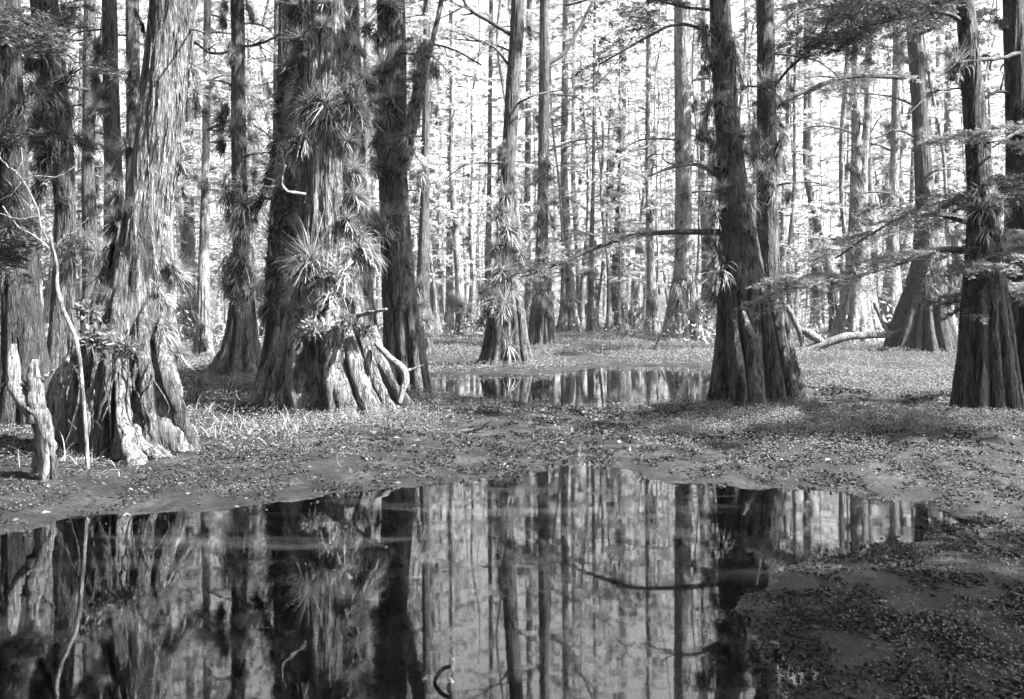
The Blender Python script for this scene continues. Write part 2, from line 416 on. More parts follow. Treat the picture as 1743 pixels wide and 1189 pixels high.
def air_plant_mesh(seed, kind):
    rg = np.random.default_rng(seed); lv, th = MB(), MB()
    nc = {'spiky': 4, 'curly': 3, 'shaggy': 3}[kind]
    for c in range(nc):
        c0 = np.array([rg.uniform(-.4, .4) * (c > 0), -.08 - rg.uniform(0, .1), rg.uniform(-1.2, .8) * (c > 0)])
        n = {'spiky': 100, 'curly': 80, 'shaggy': 90}[kind]
        ax = unit(np.array([rg.normal(0, .25), -.75, .8]))
        th_ = rg.uniform(0, 2 * PI, n); ph = np.arccos(1 - rg.uniform(0, 1, n) * (1.25 if kind != 'curly' else 1.1))
        a = unit(np.cross(ax, [1, 0, .1])); b = np.cross(ax, a)
        d = ax * np.cos(ph)[:, None] + (a * np.cos(th_)[:, None] + b * np.sin(th_)[:, None]) * np.sin(ph)[:, None]
        d[:, 1] = np.where(d[:, 1] > .35, -d[:, 1] * .3, d[:, 1])
        sc = 1. if c == 0 else rg.uniform(.4, .75)
        if kind == 'curly': V, Q = ribbon(c0 + d * .04, d, rg.uniform(.6, 1.05, n) * sc, rg.uniform(.026, .044, n), rg.uniform(1.2, 3.4, n), .45, rg, 8)
        else: V, Q = ribbon(c0 + d * .04, d, rg.uniform(.55, 1.1, n) * sc, rg.uniform(.013, .026, n), rg.uniform(.1, 1.3, n), .25, rg, 6)
        lv.add(V, Q)
        m = {'spiky': 60, 'curly': 70, 'shaggy': 130}[kind]
        d = np.stack([rg.normal(0, .4, m), -np.abs(rg.normal(0, .35, m)) - .1, -rg.uniform(.1, 1, m)], -1)
        B = c0 + np.stack([rg.normal(0, .13, m), rg.uniform(-.04, .12, m), rg.normal(0, .07, m)], -1)
        V, Q = ribbon(B, d, rg.uniform(.3, .8 if kind != 'shaggy' else 1.2, m) * sc, rg.uniform(.014, .032, m), rg.uniform(1., 3., m), .3, rg, 5)
        th.add(V, Q)
    return lv.mesh('air_plant_leaves', False), th.mesh('air_plant_thatch', False)
AP = {}
for kind in ('spiky', 'curly', 'shaggy'):
    AP[kind] = [air_plant_mesh(100 + 10 * ('spiky', 'curly', 'shaggy').index(kind) + s, kind) for s in range(6)]
for kind in AP:
    for a, b in AP[kind]: a.materials.append(M['air']); b.materials.append(M['thatch'])
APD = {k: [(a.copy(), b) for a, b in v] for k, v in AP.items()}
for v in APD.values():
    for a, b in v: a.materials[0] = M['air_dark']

PLANTS = []                                     # (tree key, z, x, object, kind, size)
def air_plant(key, phrase, at, D, px, py, spx, kind=None, dark=False, side=None, group=None):
    z = H - (py - Y0) * D / F; x = (px - CX) * D / F
    cx, cy, r = at(z)
    o_ = (x - cx) / max(r, .02)
    oc = max(-.97, min(.97, o_))
    out = np.array([oc, -math.sqrt(1 - oc * oc)])
    if side == 'back': out[1] *= -1
    if kind == 'shaggy' and random.random() < .45: kind = 'spiky'
    k = kind or random.choice(['spiky', 'spiky', 'spiky', 'shaggy', 'curly'])
    s = spx * D / F * 1.12 * random.uniform(.8, 1.15)
    lm, tm = random.choice((APD if dark else AP)[k])
    o = bpy.data.objects.new('air_plant', lm); COL.objects.link(o)
    rr = r * .88 if abs(o_) <= 1 else r * .9 + (abs(o_) - 1) * r * .5
    o.location = (cx + out[0] * rr, cy + out[1] * rr, z)
    o.rotation_euler = (random.uniform(-.35, .35), random.uniform(-.5, .5), math.atan2(out[1], out[0]) + PI / 2)
    o.scale = (s * random.uniform(.85, 1.1), s * random.uniform(.85, 1.1), s * random.uniform(.85, 1.15))
    c = bpy.data.objects.new('dead_leaves', tm); COL.objects.link(c); c.parent = o
    PLANTS.append([key, z, o, k, s, phrase, group or 'air plants growing on the cypress trunks'])
    return o

ORD = ['', 'second', 'third', 'fourth', 'fifth', 'sixth', 'seventh', 'eighth', 'ninth', 'tenth', 'eleventh', 'twelfth', 'thirteenth', 'fourteenth', 'fifteenth',
       'sixteenth', 'seventeenth', 'eighteenth', 'nineteenth', 'twentieth', 'twenty-first', 'twenty-second', 'twenty-third', 'twenty-fourth', 'twenty-fifth',
       'twenty-sixth', 'twenty-seventh', 'twenty-eighth', 'twenty-ninth', 'thirtieth']
def label_plants():
    by = {}
    for p in PLANTS: by.setdefault(p[0], []).append(p)
    adj = {'spiky': 'spiky', 'curly': 'curly-leaved', 'shaggy': 'shaggy'}
    for k, ps in by.items():
        ps.sort(key=lambda p: p[1])
        for n, p in enumerate(ps):
            w = 'lowest' if n == 0 else ('topmost' if n == len(ps) - 1 else (ORD[n] + ' lowest' if n < len(ps) / 2 else ORD[len(ps) - 1 - n] + ' highest'))
            if len(ps) == 1: lab = f'{adj[p[3]]} air plant growing on {p[5]}'
            else: lab = f'{adj[p[3]]} air plant, {w} on {p[5]}'
            tag(p[2], lab, 'air plant', p[6])

EXTRA = {'t0b': [(3, 40, 440, 34)], 't1': [(3, 330, 520, 26)], 't2': [(7, 60, 560, 30)], 't2b': [(3, 100, 500, 30)], 't2c': [(3, 60, 420, 28)], 't5': [(5, 40, 480, 26)], 't3': [(4, 240, 500, 18)], 't6': [(3, 180, 500, 14)],
         't8': [(3, 100, 520, 18)], 'r1': [(4, 60, 480, 28)], 'r1b': [(3, 80, 450, 24)], 'r2': [(3, 100, 500, 14)], 'r2b': [(3, 100, 500, 12)], 'r3': [(3, 150, 500, 12)], 'r4': [(3, 150, 480, 16)], 'r5': [(2, 150, 480, 26)], 't4': [(3, 100, 520, 26)], 't0c': [(3, 100, 500, 24)]}
def cypress(key, label, phrase, prof, D, mat='bark', plants=(), dark=False, group='large cypress trees around the pools', name='cypress_tree', crown=None, **kw):
    root_name = name
    me, base, at = trunk_mesh('trunk', prof, D, **kw)
    e = empty(root_name, base); tag(e, label, 'tree', group)
    obj('trunk', me, M[mat], e)
    for p in plants:
        air_plant(key, phrase, at, D, p[0], p[1], p[2], p[3] if len(p) > 3 else None, dark, p[4] if len(p) > 4 else None)
    TREES[key] = (e, base, at, D, phrase)
    for (nx, ylo, yhi, sz) in EXTRA.get(key, []):
        for q in range(nx):
            py = random.uniform(ylo, yhi); z = H - (py - Y0) * D / F; cx, cy, r = at(z)
            air_plant(key, phrase, at, D, cx * F / D + CX + random.uniform(-1, 1) * r * F / D, py, random.uniform(.6, 1.1) * sz, random.choice([S, S, C_]), dark)
    if crown:
        top = at(crown[1])
        crown_obj(e, CROWNS[crown[0]], crown[2] if len(crown) > 2 else 'needles', (top[0] - base[0], top[1] - base[1], crown[1] - 6), random.uniform(0, 6))
    return e, base, at

CROWNS = {}
CROWNS['high'] = crown_pair('high', 6, 14, 30, 3.6, 520, .22, .075, 41, .04)
CROWNS['high_b'] = crown_pair('high_b', 6, 15, 34, 3.8, 520, .24, .08, 43, .04)
CROWNS['high_thin'] = crown_pair('high_thin', 6, 14, 22, 3.2, 420, .22, .075, 42, .04)

# ------------------------------------------------------------------ main trees
S, C_, G_ = 'spiky', 'curly', 'shaggy'
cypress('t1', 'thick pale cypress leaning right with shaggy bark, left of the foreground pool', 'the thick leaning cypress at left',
    [(205, 815, 150), (205, 780, 140), (206, 720, 136), (209, 660, 134), (214, 600, 130), (226, 540, 118), (236, 480, 98), (248, 400, 84), (262, 300, 78), (275, 200, 78), (286, 100, 78), (297, 0, 80), (312, -150, 74), (330, -500, 60)],
    8.75, 'bark_pale', nl=9, zb=1.5, deep=.52, seg=300, rows=520, seed=11, rough=.05,
    crown=('high_thin', 9),
    plants=[(325, 110, 50, S, 'back'), (303, 275, 42, G_, 'back'), (190, 335, 42, S), (186, 385, 40, G_), (168, 300, 36, S), (190, 430, 42, G_), (302, 462, 52, G_, 'back'),
            (285, 560, 52, S), (205, 130, 32, G_), (235, 45, 30, G_), (215, 250, 34, S), (150, 545, 30, C_), (205, 560, 30, G_), (160, 472, 34, S), (150, 512, 32, S), (180, 450, 30, C_), (284, 500, 30, S), (172, 540, 26, S), (196, 500, 28, S)])
cypress('t0a', 'dark shaggy cypress trunk at the extreme left edge', 'the dark trunk at the left edge',
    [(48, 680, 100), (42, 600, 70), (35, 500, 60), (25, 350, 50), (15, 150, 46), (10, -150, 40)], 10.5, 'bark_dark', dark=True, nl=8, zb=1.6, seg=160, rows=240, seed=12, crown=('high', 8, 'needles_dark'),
    plants=[(15, 130, 48, G_), (20, 250, 55, G_), (38, 330, 50, G_), (8, 330, 50, G_), (40, 180, 45, G_), (20, 60, 40, G_), (30, 390, 42, S), (0, 430, 50, G_)])
cypress('t0b', 'slim cypress smothered in dark air plants behind the leaning cypress', 'the plant-smothered slim cypress at left',
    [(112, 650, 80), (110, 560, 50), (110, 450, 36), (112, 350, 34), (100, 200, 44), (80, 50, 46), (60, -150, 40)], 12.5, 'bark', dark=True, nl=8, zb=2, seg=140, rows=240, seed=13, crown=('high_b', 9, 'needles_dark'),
    plants=[(100, 60, 55, G_), (75, 110, 50, G_), (90, 155, 60, G_), (75, 205, 50, G_), (110, 235, 50, G_), (102, 300, 45, G_), (62, 235, 45, S), (125, 440, 40, G_), (125, 130, 45, S), (120, 190, 45, S), (115, 20, 45, S), (95, 270, 50, G_)])
cypress('t0c', 'straight grey trunk rising behind the left side of the leaning cypress', 'the straight grey trunk behind the leaning cypress',
    [(195, 640, 70), (195, 500, 40), (193, 300, 30), (188, 100, 26), (184, -150, 22)], 17, 'bark', nl=8, zb=2, seg=100, rows=160, seed=14,
    plants=[(175, 100, 38, S), (180, 170, 32, G_), (195, 330, 32, G_)])
cypress('t0d', 'narrow smooth trunk just left of the leaning cypress top', 'the narrow trunk beside the leaning cypress',
    [(228, 610, 60), (228, 450, 30), (227, 200, 24), (225, 0, 22), (224, -150, 20)], 21, 'bark', nl=8, zb=2, seg=80, rows=120, seed=15)
cypress('t4', 'slender cypress ringed with air plants between the two thick left trees', 'the slender ringed cypress left of centre',
    [(408, 652, 102), (408, 620, 82), (410, 570, 58), (413, 500, 40), (412, 420, 32), (408, 330, 28), (406, 200, 26), (406, 100, 24), (404, 0, 24), (402, -150, 22)], 18.8, 'bark', nl=9, zb=2.0, deep=.45, seg=160, rows=260, seed=16, crown=('high', 11),
    plants=[(385, 10, 28, G_), (425, 12, 28, G_), (384, 200, 42, G_), (430, 197, 38, G_), (405, 225, 34, G_), (392, 330, 45, C_), (415, 350, 48, C_), (410, 385, 44, C_), (415, 440, 50, G_), (425, 490, 44, S), (448, 500, 34, G_), (400, 95, 24, S), (400, 455, 40, G_)])
cypress('t2', 'massive cypress with ribbed root columns left of centre', 'the massive column-rooted cypress',
    [(566, 735, 150), (564, 700, 146), (562, 640, 136), (561, 580, 124), (560, 520, 110), (558, 450, 98), (556, 350, 90), (554, 200, 92), (550, 100, 84), (546, 0, 78), (540, -150, 72), (530, -500, 60)],
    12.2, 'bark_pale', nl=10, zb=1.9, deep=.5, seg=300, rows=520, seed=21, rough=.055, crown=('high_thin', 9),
    plants=[(520, 20, 50, G_), (490, 15, 44, G_), (562, 12, 40, G_), (603, 70, 36, G_), (612, 45, 36, S), (483, 122, 42, G_), (508, 140, 50, S), (562, 190, 66, G_), (600, 180, 60, S), (535, 190, 52, S), (592, 118, 50, S),
            (603, 215, 50, G_), (575, 215, 50, G_), (612, 285, 45, S), (603, 335, 48, G_), (542, 445, 58, S), (518, 452, 52, C_), (602, 445, 62, C_), (622, 430, 56, C_), (566, 470, 44, G_), (592, 555, 40, G_), (612, 550, 36, S), (555, 545, 34, G_), (590, 470, 55, C_), (500, 250, 45, S)])
cypress('t2b', 'dark clad trunk close behind the left of the massive cypress', 'the dark trunk behind the massive cypress',
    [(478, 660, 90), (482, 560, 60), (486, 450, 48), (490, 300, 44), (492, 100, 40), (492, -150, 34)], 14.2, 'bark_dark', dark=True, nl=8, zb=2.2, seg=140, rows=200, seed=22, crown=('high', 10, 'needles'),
    plants=[(480, 245, 40, G_), (472, 292, 42, G_), (478, 350, 44, G_), (470, 400, 48, G_), (485, 330, 40, S), (478, 470, 46, G_), (470, 520, 40, G_)])
cypress('t2c', 'clad straight trunk behind the right side of the massive cypress', 'the clad trunk right of the massive cypress',
    [(612, 650, 90), (608, 500, 56), (604, 350, 46), (598, 200, 42), (592, 0, 40), (588, -150, 36)], 14.6, 'bark', nl=8, zb=2.2, seg=140, rows=200, seed=23, crown=('high_thin', 10),
    plants=[(600, 20, 34, G_), (625, 140, 38, G_), (620, 200, 40, G_), (618, 330, 38, G_), (620, 395, 42, S)])
cypress('t5', 'clad cypress with smooth ribbed base beside the far pool', 'the clad cypress left of the far pool',
    [(694, 678, 92), (692, 640, 84), (688, 590, 72), (682, 530, 62), (676, 450, 56), (671, 350, 52), (668, 250, 52), (668, 120, 52), (666, 0, 50), (664, -150, 46)],
    16.1, 'bark', nl=11, zb=2.3, deep=.40, seg=200, rows=320, seed=24, crown=('high_thin', 11),
    plants=[(660, 22, 48, G_), (648, 60, 36, G_), (656, 122, 50, G_), (662, 180, 56, G_), (640, 155, 42, S), (668, 242, 50, G_), (645, 235, 44, G_), (675, 262, 45, C_), (665, 372, 52, S), (634, 385, 48, S), (690, 510, 16, S), (655, 398, 48, C_), (690, 210, 38, S), (655, 285, 44, G_)])
cypress('t3', 'cypress with wide fluted skirt on the near bank of the far pool', 'the flared cypress by the far pool',
    [(861, 632, 112), (861, 620, 98), (861, 600, 86), (861, 570, 76), (861, 530, 66), (860, 490, 50), (860, 430, 36), (862, 350, 28), (867, 250, 26), (873, 150, 27), (880, 50, 25), (884, -50, 24), (888, -200, 22)],
    22.9, 'bark', nl=15, zb=2.3, deep=.52, seg=240, rows=300, seed=31, rough=.03, power=.7, crown=('high', 14),
    plants=[(900, 40, 26, G_), (852, 262, 18, G_), (850, 300, 26, G_), (874, 300, 20, G_), (860, 332, 28, S), (850, 370, 36, S), (866, 395, 38, S), (880, 425, 32, S), (838, 425, 26, S), (855, 462, 42, S), (872, 470, 36, S), (842, 505, 36, S), (860, 516, 42, S), (850, 445, 30, S)])
cypress('t6', 'straight cypress with ribbed base just right of the flared one', 'the straight cypress behind the far pool',
    [(923, 594, 60), (922, 580, 54), (922, 550, 47), (922, 510, 38), (922, 450, 24), (924, 350, 20), (926, 200, 20), (927, 50, 18), (928, -150, 17)],
    33.5, 'bark', nl=13, zb=2.6, deep=.52, seg=160, rows=220, seed=32, power=.7, crown=('high', 16),
    plants=[(928, 280, 22, G_), (918, 305, 26, S), (928, 325, 28, S), (920, 350, 26, S), (908, 458, 30, S), (934, 475, 28, S), (915, 500, 32, S), (935, 508, 26, S), (940, 370, 16, S)])
cypress('t8', 'hazy grey cypress with plants behind the twin-stemmed cypress', 'the hazy cypress left of the twin stems',
    [(1160, 583, 78), (1160, 560, 66), (1161, 520, 52), (1163, 460, 32), (1163, 300, 28), (1162, 100, 30), (1160, -150, 28)],
    40, 'bark_far_hazed', nl=11, zb=3, deep=.4, seg=120, rows=160, seed=33,
    plants=[(1160, 372, 24, G_), (1155, 400, 26, G_), (1150, 480, 34, S), (1168, 490, 32, S), (1184, 520, 22, G_), (1165, 330, 20, G_), (1152, 250, 18, G_), (1140, 515, 22, S)])
cypress('r1', 'fluted front stem of the twin cypress right of centre', 'the front stem of the twin cypress',
    [(1277, 712, 138), (1277, 700, 132), (1277, 650, 122), (1272, 590, 108), (1268, 540, 96), (1263, 480, 82), (1256, 400, 66), (1246, 300, 50), (1238, 200, 44), (1230, 100, 40), (1225, 0, 36), (1220, -150, 34), (1215, -450, 28)],
    13.2, 'bark', nl=8, zb=1.9, deep=.6, seg=260, rows=420, seed=34, rough=.03, power=.9, crown=('high_thin', 9),
    plants=[(1195, 50, 48, S), (1213, 95, 34, G_), (1247, 110, 42, C_), (1200, 190, 56, S), (1228, 190, 42, C_), (1247, 237, 34, S), (1212, 285, 36, S), (1265, 352, 48, C_), (1270, 392, 34, G_), (1225, 465, 42, C_), (1212, 430, 30, S), (1207, 370, 44, S), (1207, 250, 38, G_), (1274, 540, 14, G_)])
cypress('r1b', 'smoother rear stem of the twin cypress right of centre', 'the rear stem of the twin cypress',
    [(1330, 690, 92), (1326, 660, 86), (1318, 600, 68), (1311, 530, 54), (1306, 450, 44), (1305, 350, 36), (1305, 200, 34), (1303, 50, 30), (1302, -150, 28)],
    14.1, 'bark', nl=6, zb=1.8, deep=.5, seg=180, rows=300, seed=35, rough=.025, crown=('high_thin', 10),
    plants=[(1300, 155, 42, S), (1285, 232, 34, S), (1320, 247, 36, S), (1283, 270, 36, G_), (1277, 330, 34, G_)])
cypress('r2', 'forked slim cypress with plant clusters right of the twin stems', 'the forked slim cypress at right',
    [(1452, 566, 70), (1455, 520, 50), (1457, 450, 34), (1458, 350, 24), (1457, 250, 16), (1456, 100, 13), (1456, -150, 12)],
    36, 'bark_far_hazed', nl=9, zb=2.6, seg=90, rows=140, seed=36, crown=('high', 14),
    plants=[(1480, 195, 18, G_), (1450, 282, 20, G_), (1465, 300, 26, S), (1458, 330, 24, S), (1458, 380, 26, S), (1450, 420, 26, G_), (1462, 250, 18, G_), (1449, 170, 16, G_)])
cypress('r2b', 'second slim stem crossing the forked cypress at right', 'the stem beside the forked cypress',
    [(1478, 566, 50), (1472, 450, 22), (1468, 300, 16), (1476, 200, 12), (1480, 50, 12), (1481, -150, 11)], 37, 'bark_far_hazed', nl=9, zb=2.6, seg=80, rows=120, seed=37)
cypress('r3', 'straight pale trunk left of the wide-based right cypress', 'the straight pale trunk at right',
    [(1516, 570, 50), (1519, 450, 22), (1522, 300, 16), (1528, 100, 16), (1532, -150, 15)], 38, 'bark_far_hazed', nl=9, zb=2.6, seg=80, rows=120, seed=38, crown=('high_thin', 15),
    plants=[(1512, 325, 24, G_), (1528, 90, 20, S), (1518, 350, 20, G_)])
cypress('r4', 'dark cypress with very wide ribbed base behind the fallen log', 'the wide-based dark cypress behind the log',
    [(1570, 612, 142), (1570, 600, 132), (1569, 570, 116), (1571, 530, 92), (1574, 490, 68), (1576, 440, 44), (1575, 350, 33), (1570, 250, 27), (1562, 150, 25), (1555, 50, 24), (1550, -50, 24), (1545, -200, 22)],
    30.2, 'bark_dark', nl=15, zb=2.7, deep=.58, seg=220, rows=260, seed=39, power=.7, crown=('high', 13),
    plants=[(1568, 92, 26, S), (1540, 100, 18, G_), (1543, 187, 16, G_), (1580, 430, 32, S), (1570, 462, 28, C_), (1565, 490, 24, C_), (1588, 100, 20, G_)])
cypress('r5', 'tall cypress with broad ribbed base near the right edge', 'the broad-based cypress near the right edge',
    [(1680, 728, 132), (1680, 700, 124), (1679, 650, 112), (1677, 590, 98), (1676, 530, 84), (1675, 470, 68), (1672, 400, 52), (1668, 320, 44), (1660, 220, 38), (1652, 120, 34), (1644, 20, 32), (1638, -80, 31), (1630, -250, 30)],
    12.0, 'bark', nl=11, zb=2.0, deep=.52, seg=260, rows=420, seed=40, rough=.035, power=.8, crown=('high_thin', 9),
    plants=[(1633, 112, 42, S), (1657, 362, 50, C_), (1672, 358, 44, S), (1660, 450, 26, C_), (1645, 290, 10, G_), (1655, 470, 20, G_)])
cypress('r6', 'dark trunk cut by the right edge of the picture', 'the dark trunk at the right edge',
    [(1745, 700, 110), (1742, 600, 84), (1740, 450, 60), (1736, 300, 46), (1732, 150, 40), (1727, 0, 38), (1722, -150, 36)],
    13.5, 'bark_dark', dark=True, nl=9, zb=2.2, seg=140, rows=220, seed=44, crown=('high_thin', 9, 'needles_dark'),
    plants=[(1700, 40, 28, S), (1735, 190, 34, S), (1722, 230, 30, G_)])

# ------------------------------------------------------------------ roots of the two big left trees
def add_tube_part(name, parent, base, P, mat, n=28, seg=12, wob=.0, seed=0, flat=1., rough=.12, label=None):
    P = np.array(P, float); P[:, :3] -= base
    if name == 'root': P[0, 1] += .28; P[0, 3] *= .45; P[0, 2] += .12; q = P[-1] + (P[-1] - P[-2]) * .35; q[2] = -base[2] - .18; q[3] = P[-1, 3] * 1.15; P = np.vstack([P, q])
    o = obj(name, mesh_np(name, *tube(P, n, seg, wob, seed, flat, rough)), M[mat], parent)
    if label: o['label'] = label
    return o
def px_path(pts, D):                             # (px,py,width px, ddepth)
    out = []
    for p in pts:
        d = D + (p[3] if len(p) > 3 else 0)
        out.append([*wpt(p[0], p[1], d), .5 * p[2] * d / F])
    return out
e, base, at, D, _ = TREES['t1']
for k, (pts, d) in enumerate([
    ([(205, 560, 22, .1), (206, 640, 22, -.05), (212, 720, 26, -.25), (222, 770, 34, -.35), (236, 806, 46, -.5)], 7.55),
    ([(200, 600, 16, .1), (206, 680, 16, 0), (205, 740, 18, -.1), (196, 800, 26, -.2)], 7.5),
    ([(225, 620, 12, .1), (232, 700, 14, 0), (252, 752, 18, -.1), (282, 778, 20, -.2), (300, 788, 16, -.25)], 7.6),
    ([(222, 700, 12, 0), (236, 745, 16, -.1), (268, 775, 18, -.2), (278, 796, 14, -.25)], 7.5),
    ([(240, 630, 10, .1), (250, 700, 12, 0), (262, 752, 16, -.05), (290, 790, 16, -.2)], 7.7),
    ([(176, 590, 20, .1), (172, 650, 20, 0), (182, 710, 14, 0), (181, 775, 10, 0)], 7.6),
    ([(150, 560, 34, .1), (136, 620, 36, .1), (118, 690, 30, 0), (106, 750, 22, 0)], 7.9),
    ([(140, 640, 26, .1), (122, 700, 24, 0), (140, 750, 20, -.2), (156, 790, 16, -.3)], 7.8),
    ([(110, 600, 26, .3), (92, 680, 30, .3), (78, 760, 30, .2)], 8.2),
    ([(262, 560, 40, 0), (276, 640, 46, 0), (290, 710, 52, -.1), (306, 775, 60, -.1)], 7.9),
    ([(240, 540, 30, .1), (252, 640, 34, 0), (268, 720, 40, 0), (280, 782, 44, 0)], 7.8),
    ([(160, 610, 12, 0), (150, 680, 12, 0), (158, 750, 10, -.1), (150, 790, 12, -.1)], 7.5)]):
    add_tube_part('root', e, base, px_path(pts, d + .75), 'root', 46, 20, .012, 60 + k, 1., .16)
rg = np.random.default_rng(61); hr = MB()
for k in range(46):
    x0_ = rg.uniform(110, 265); y0_ = rg.uniform(540, 660); ln = rg.uniform(60, 190); dd_ = rg.uniform(-.35, .25)
    x1_ = x0_ + rg.normal((x0_ - 190) * .18, 7); P = np.array(px_path([(x0_, y0_, 3.4, dd_ + .1), (x0_ + rg.normal(0, 6), y0_ + ln * .4, 3.2, dd_ - .05), (x1_, y0_ + ln * .8, 2.6, dd_ - .1), (x1_ + rg.normal(0, 12), y0_ + ln, 1.6, dd_ - .15)], 8.3)); P[:, :3] -= base
    P[:, 2] = np.maximum(P[:, 2], -base[2] + .02)
    if k % 5 < 3: hr.add(*tube(P, 18, 6, .02, k))
o = obj('hanging_roots', hr.mesh('hanging_roots'), M['bark'], e); o['kind'] = 'stuff'
e, base, at, D, _ = TREES['t2']
for k, (pts, d) in enumerate([
    ([(505, 500, 26, .1), (506, 580, 34, 0), (508, 650, 38, -.1), (524, 716, 44, -.25)], 11.0),
    ([(560, 500, 20, 0), (566, 560, 34, -.1), (568, 630, 36, -.2), (576, 716, 34, -.35)], 10.9),
    ([(572, 560, 20, 0), (578, 640, 26, -.1), (596, 716, 36, -.35)], 10.8),
    ([(580, 540, 22, 0), (596, 590, 22, -.1), (618, 660, 26, -.2), (642, 720, 28, -.35)], 10.9),
    ([(590, 560, 16, 0), (612, 640, 20, 0), (640, 712, 24, -.2)], 11.0),
    ([(610, 560, 34, .2), (630, 620, 42, .1), (652, 680, 46, 0), (676, 704, 38, -.1)], 11.3),
    ([(630, 570, 22, .2), (656, 640, 26, .1), (684, 700, 26, 0)], 11.5),
    ([(512, 470, 16, .2), (490, 560, 22, .2), (484, 640, 28, .1), (484, 706, 26, 0)], 11.2),
    ([(500, 540, 14, .2), (472, 600, 18, .2), (448, 650, 18, .1)], 11.4),
    ([(530, 480, 26, .1), (534, 560, 12, 0), (532, 700, 12, 0)], 11.2),
    ([(490, 560, 9, 0), (474, 620, 10, 0), (456, 672, 8, 0)], 11.0)]):
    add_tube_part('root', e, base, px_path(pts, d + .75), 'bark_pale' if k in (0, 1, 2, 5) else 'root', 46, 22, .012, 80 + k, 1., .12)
rg = np.random.default_rng(62)
for k, xb in enumerate([474, 494, 516, 536, 552, 588, 604, 622, 648, 664, 692]):
    f_ = (xb - 572) / 120; yb = 722 - 34 * f_ * f_; x1 = 560 + (xb - 570) * .36; y1 = rg.uniform(430, 500)
    P = px_path([(x1, y1, 9, .15), (x1 + (xb - x1) * .25, y1 + (yb - y1) * .4, 15, .0), (x1 + (xb - x1) * .6, y1 + (yb - y1) * .75, 19, -.15), (xb, yb, 24, -.3 + .25 * f_ * f_)], 11.72 + .25 * f_ * f_)
    add_tube_part('root', e, base, P, 'bark' if k % 3 else 'bark_pale', 46, 16, .015, 170 + k, 1., .2)
e, base, at, D, _ = TREES['t1']
for k, xb in enumerate([100, 122, 146, 168, 262, 322]):
    f_ = (xb - 205) / 120; yb = 800 - 40 * f_ * f_; x1 = 214 + (xb - 205) * .36; y1 = rg.uniform(400, 500)
    P = px_path([(x1, y1, 14, .15), (x1 + (xb - x1) * .3, y1 + (yb - y1) * .4, 20, .0), (x1 + (xb - x1) * .65, y1 + (yb - y1) * .75, 24, -.1), (xb, yb, 30, -.2 + .25 * f_ * f_)], 8.3 + .25 * f_ * f_)
    add_tube_part('root', e, base, P, 'bark', 46, 18, .02, 190 + k, 1., .2)
def moss(key, px, py, spx, dd, lab, seed):
    e, base, at, D, _ = TREES[key]; rg = np.random.default_rng(seed); c = wpt(px, py, D + dd); s_ = .72 * spx * D / F; m = 420
    pos = unit(rg.normal(0, 1, (m, 3))) * rg.uniform(.2, 1, (m, 1)) ** .6 * s_ * np.array([1, .8, .8]) * (.7 + .6 * rg.random((m, 1)))
    V, Q = diamonds(pos, unit(pos + [0, -.02, .02] + rg.normal(0, .5 * s_, (m, 3))), rg.uniform(.03, .09, m), rg.uniform(.012, .035, m), rg=rg)
    mb = MB(); mb.add(V, Q)
    B = rg.normal(0, .35, (60, 3)) * s_; V, Q = ribbon(B, rg.normal(0, 1, (60, 3)) + [0, -.4, -.3], rg.uniform(.8, 1.8, 60) * s_, rg.uniform(.006, .012, 60), rg.uniform(.5, 3, 60), .5, rg, 6); mb.add(V, Q)
    o = obj('moss_clump', mb.mesh('moss_clump', False), M['herb'], None, c); tag(o, lab, 'moss', 'mossy clumps on the two big left trees')
moss('t1', 170, 575, 30, -.75, 'largest leafy moss clump on the left flank of the thick leaning cypress', 1)
moss('t1', 150, 530, 20, -.7, 'small leafy clump highest on the left flank of the thick leaning cypress', 2)
moss('t1', 212, 590, 22, -.85, 'leafy moss clump in the middle of the thick leaning cypress base', 3)
moss('t2', 530, 558, 22, -.85, 'round moss clump on the left rib of the massive column-rooted cypress', 4)
moss('t2', 592, 548, 24, -.85, 'moss clump between the right ribs of the massive column-rooted cypress', 5)
moss('t2', 622, 560, 18, -.75, 'small moss clump on the outer right rib of the massive cypress', 6)
moss('t2', 566, 470, 14, -.6, 'moss tuft high under the air plants of the massive cypress', 7)
def loose_bark(key, m, z0, z1, mat, seed):
    e, base, at, D, _ = TREES[key]; rg = np.random.default_rng(seed); z = rg.uniform(z0, z1, m); a = rg.uniform(PI, 2 * PI, m)
    c = np.array([at(q) for q in z]); rr = c[:, 2] * .93; n_ = np.stack([np.cos(a), np.sin(a), 0 * a], -1)
    B = np.stack([c[:, 0], c[:, 1], z], -1) + n_ * rr[:, None] - base
    d = n_ * rg.uniform(.02, .2, (m, 1)) + np.array([0, 0, -1.]) + rg.normal(0, .05, (m, 3))
    V, Q = ribbon(B, d, rg.uniform(.12, .45, m), rg.uniform(.006, .022, m), rg.uniform(.0, .6, m), .14, rg, 5)
    mb = MB(); mb.add(V, Q); o = obj('loose_bark', mb.mesh('loose_bark', False), M[mat], e); o['kind'] = 'stuff'
for key, m, z0, z1, mat, sd0 in (('t1', 330, .9, 5.4, 'bark_pale', 1), ('t2', 380, 1.6, 6.4, 'bark_pale', 2), ('t5', 160, 1.8, 7, 'bark', 3), ('r1', 200, 1.2, 6, 'bark', 4), ('r1b', 140, 1.2, 6.5, 'bark', 5), ('r5', 220, 1.0, 5.6, 'bark', 6), ('t0a', 120, .6, 5, 'bark_dark', 7), ('t0b', 120, .6, 6, 'bark', 8)):
    loose_bark(key, m, z0, z1, mat, sd0)
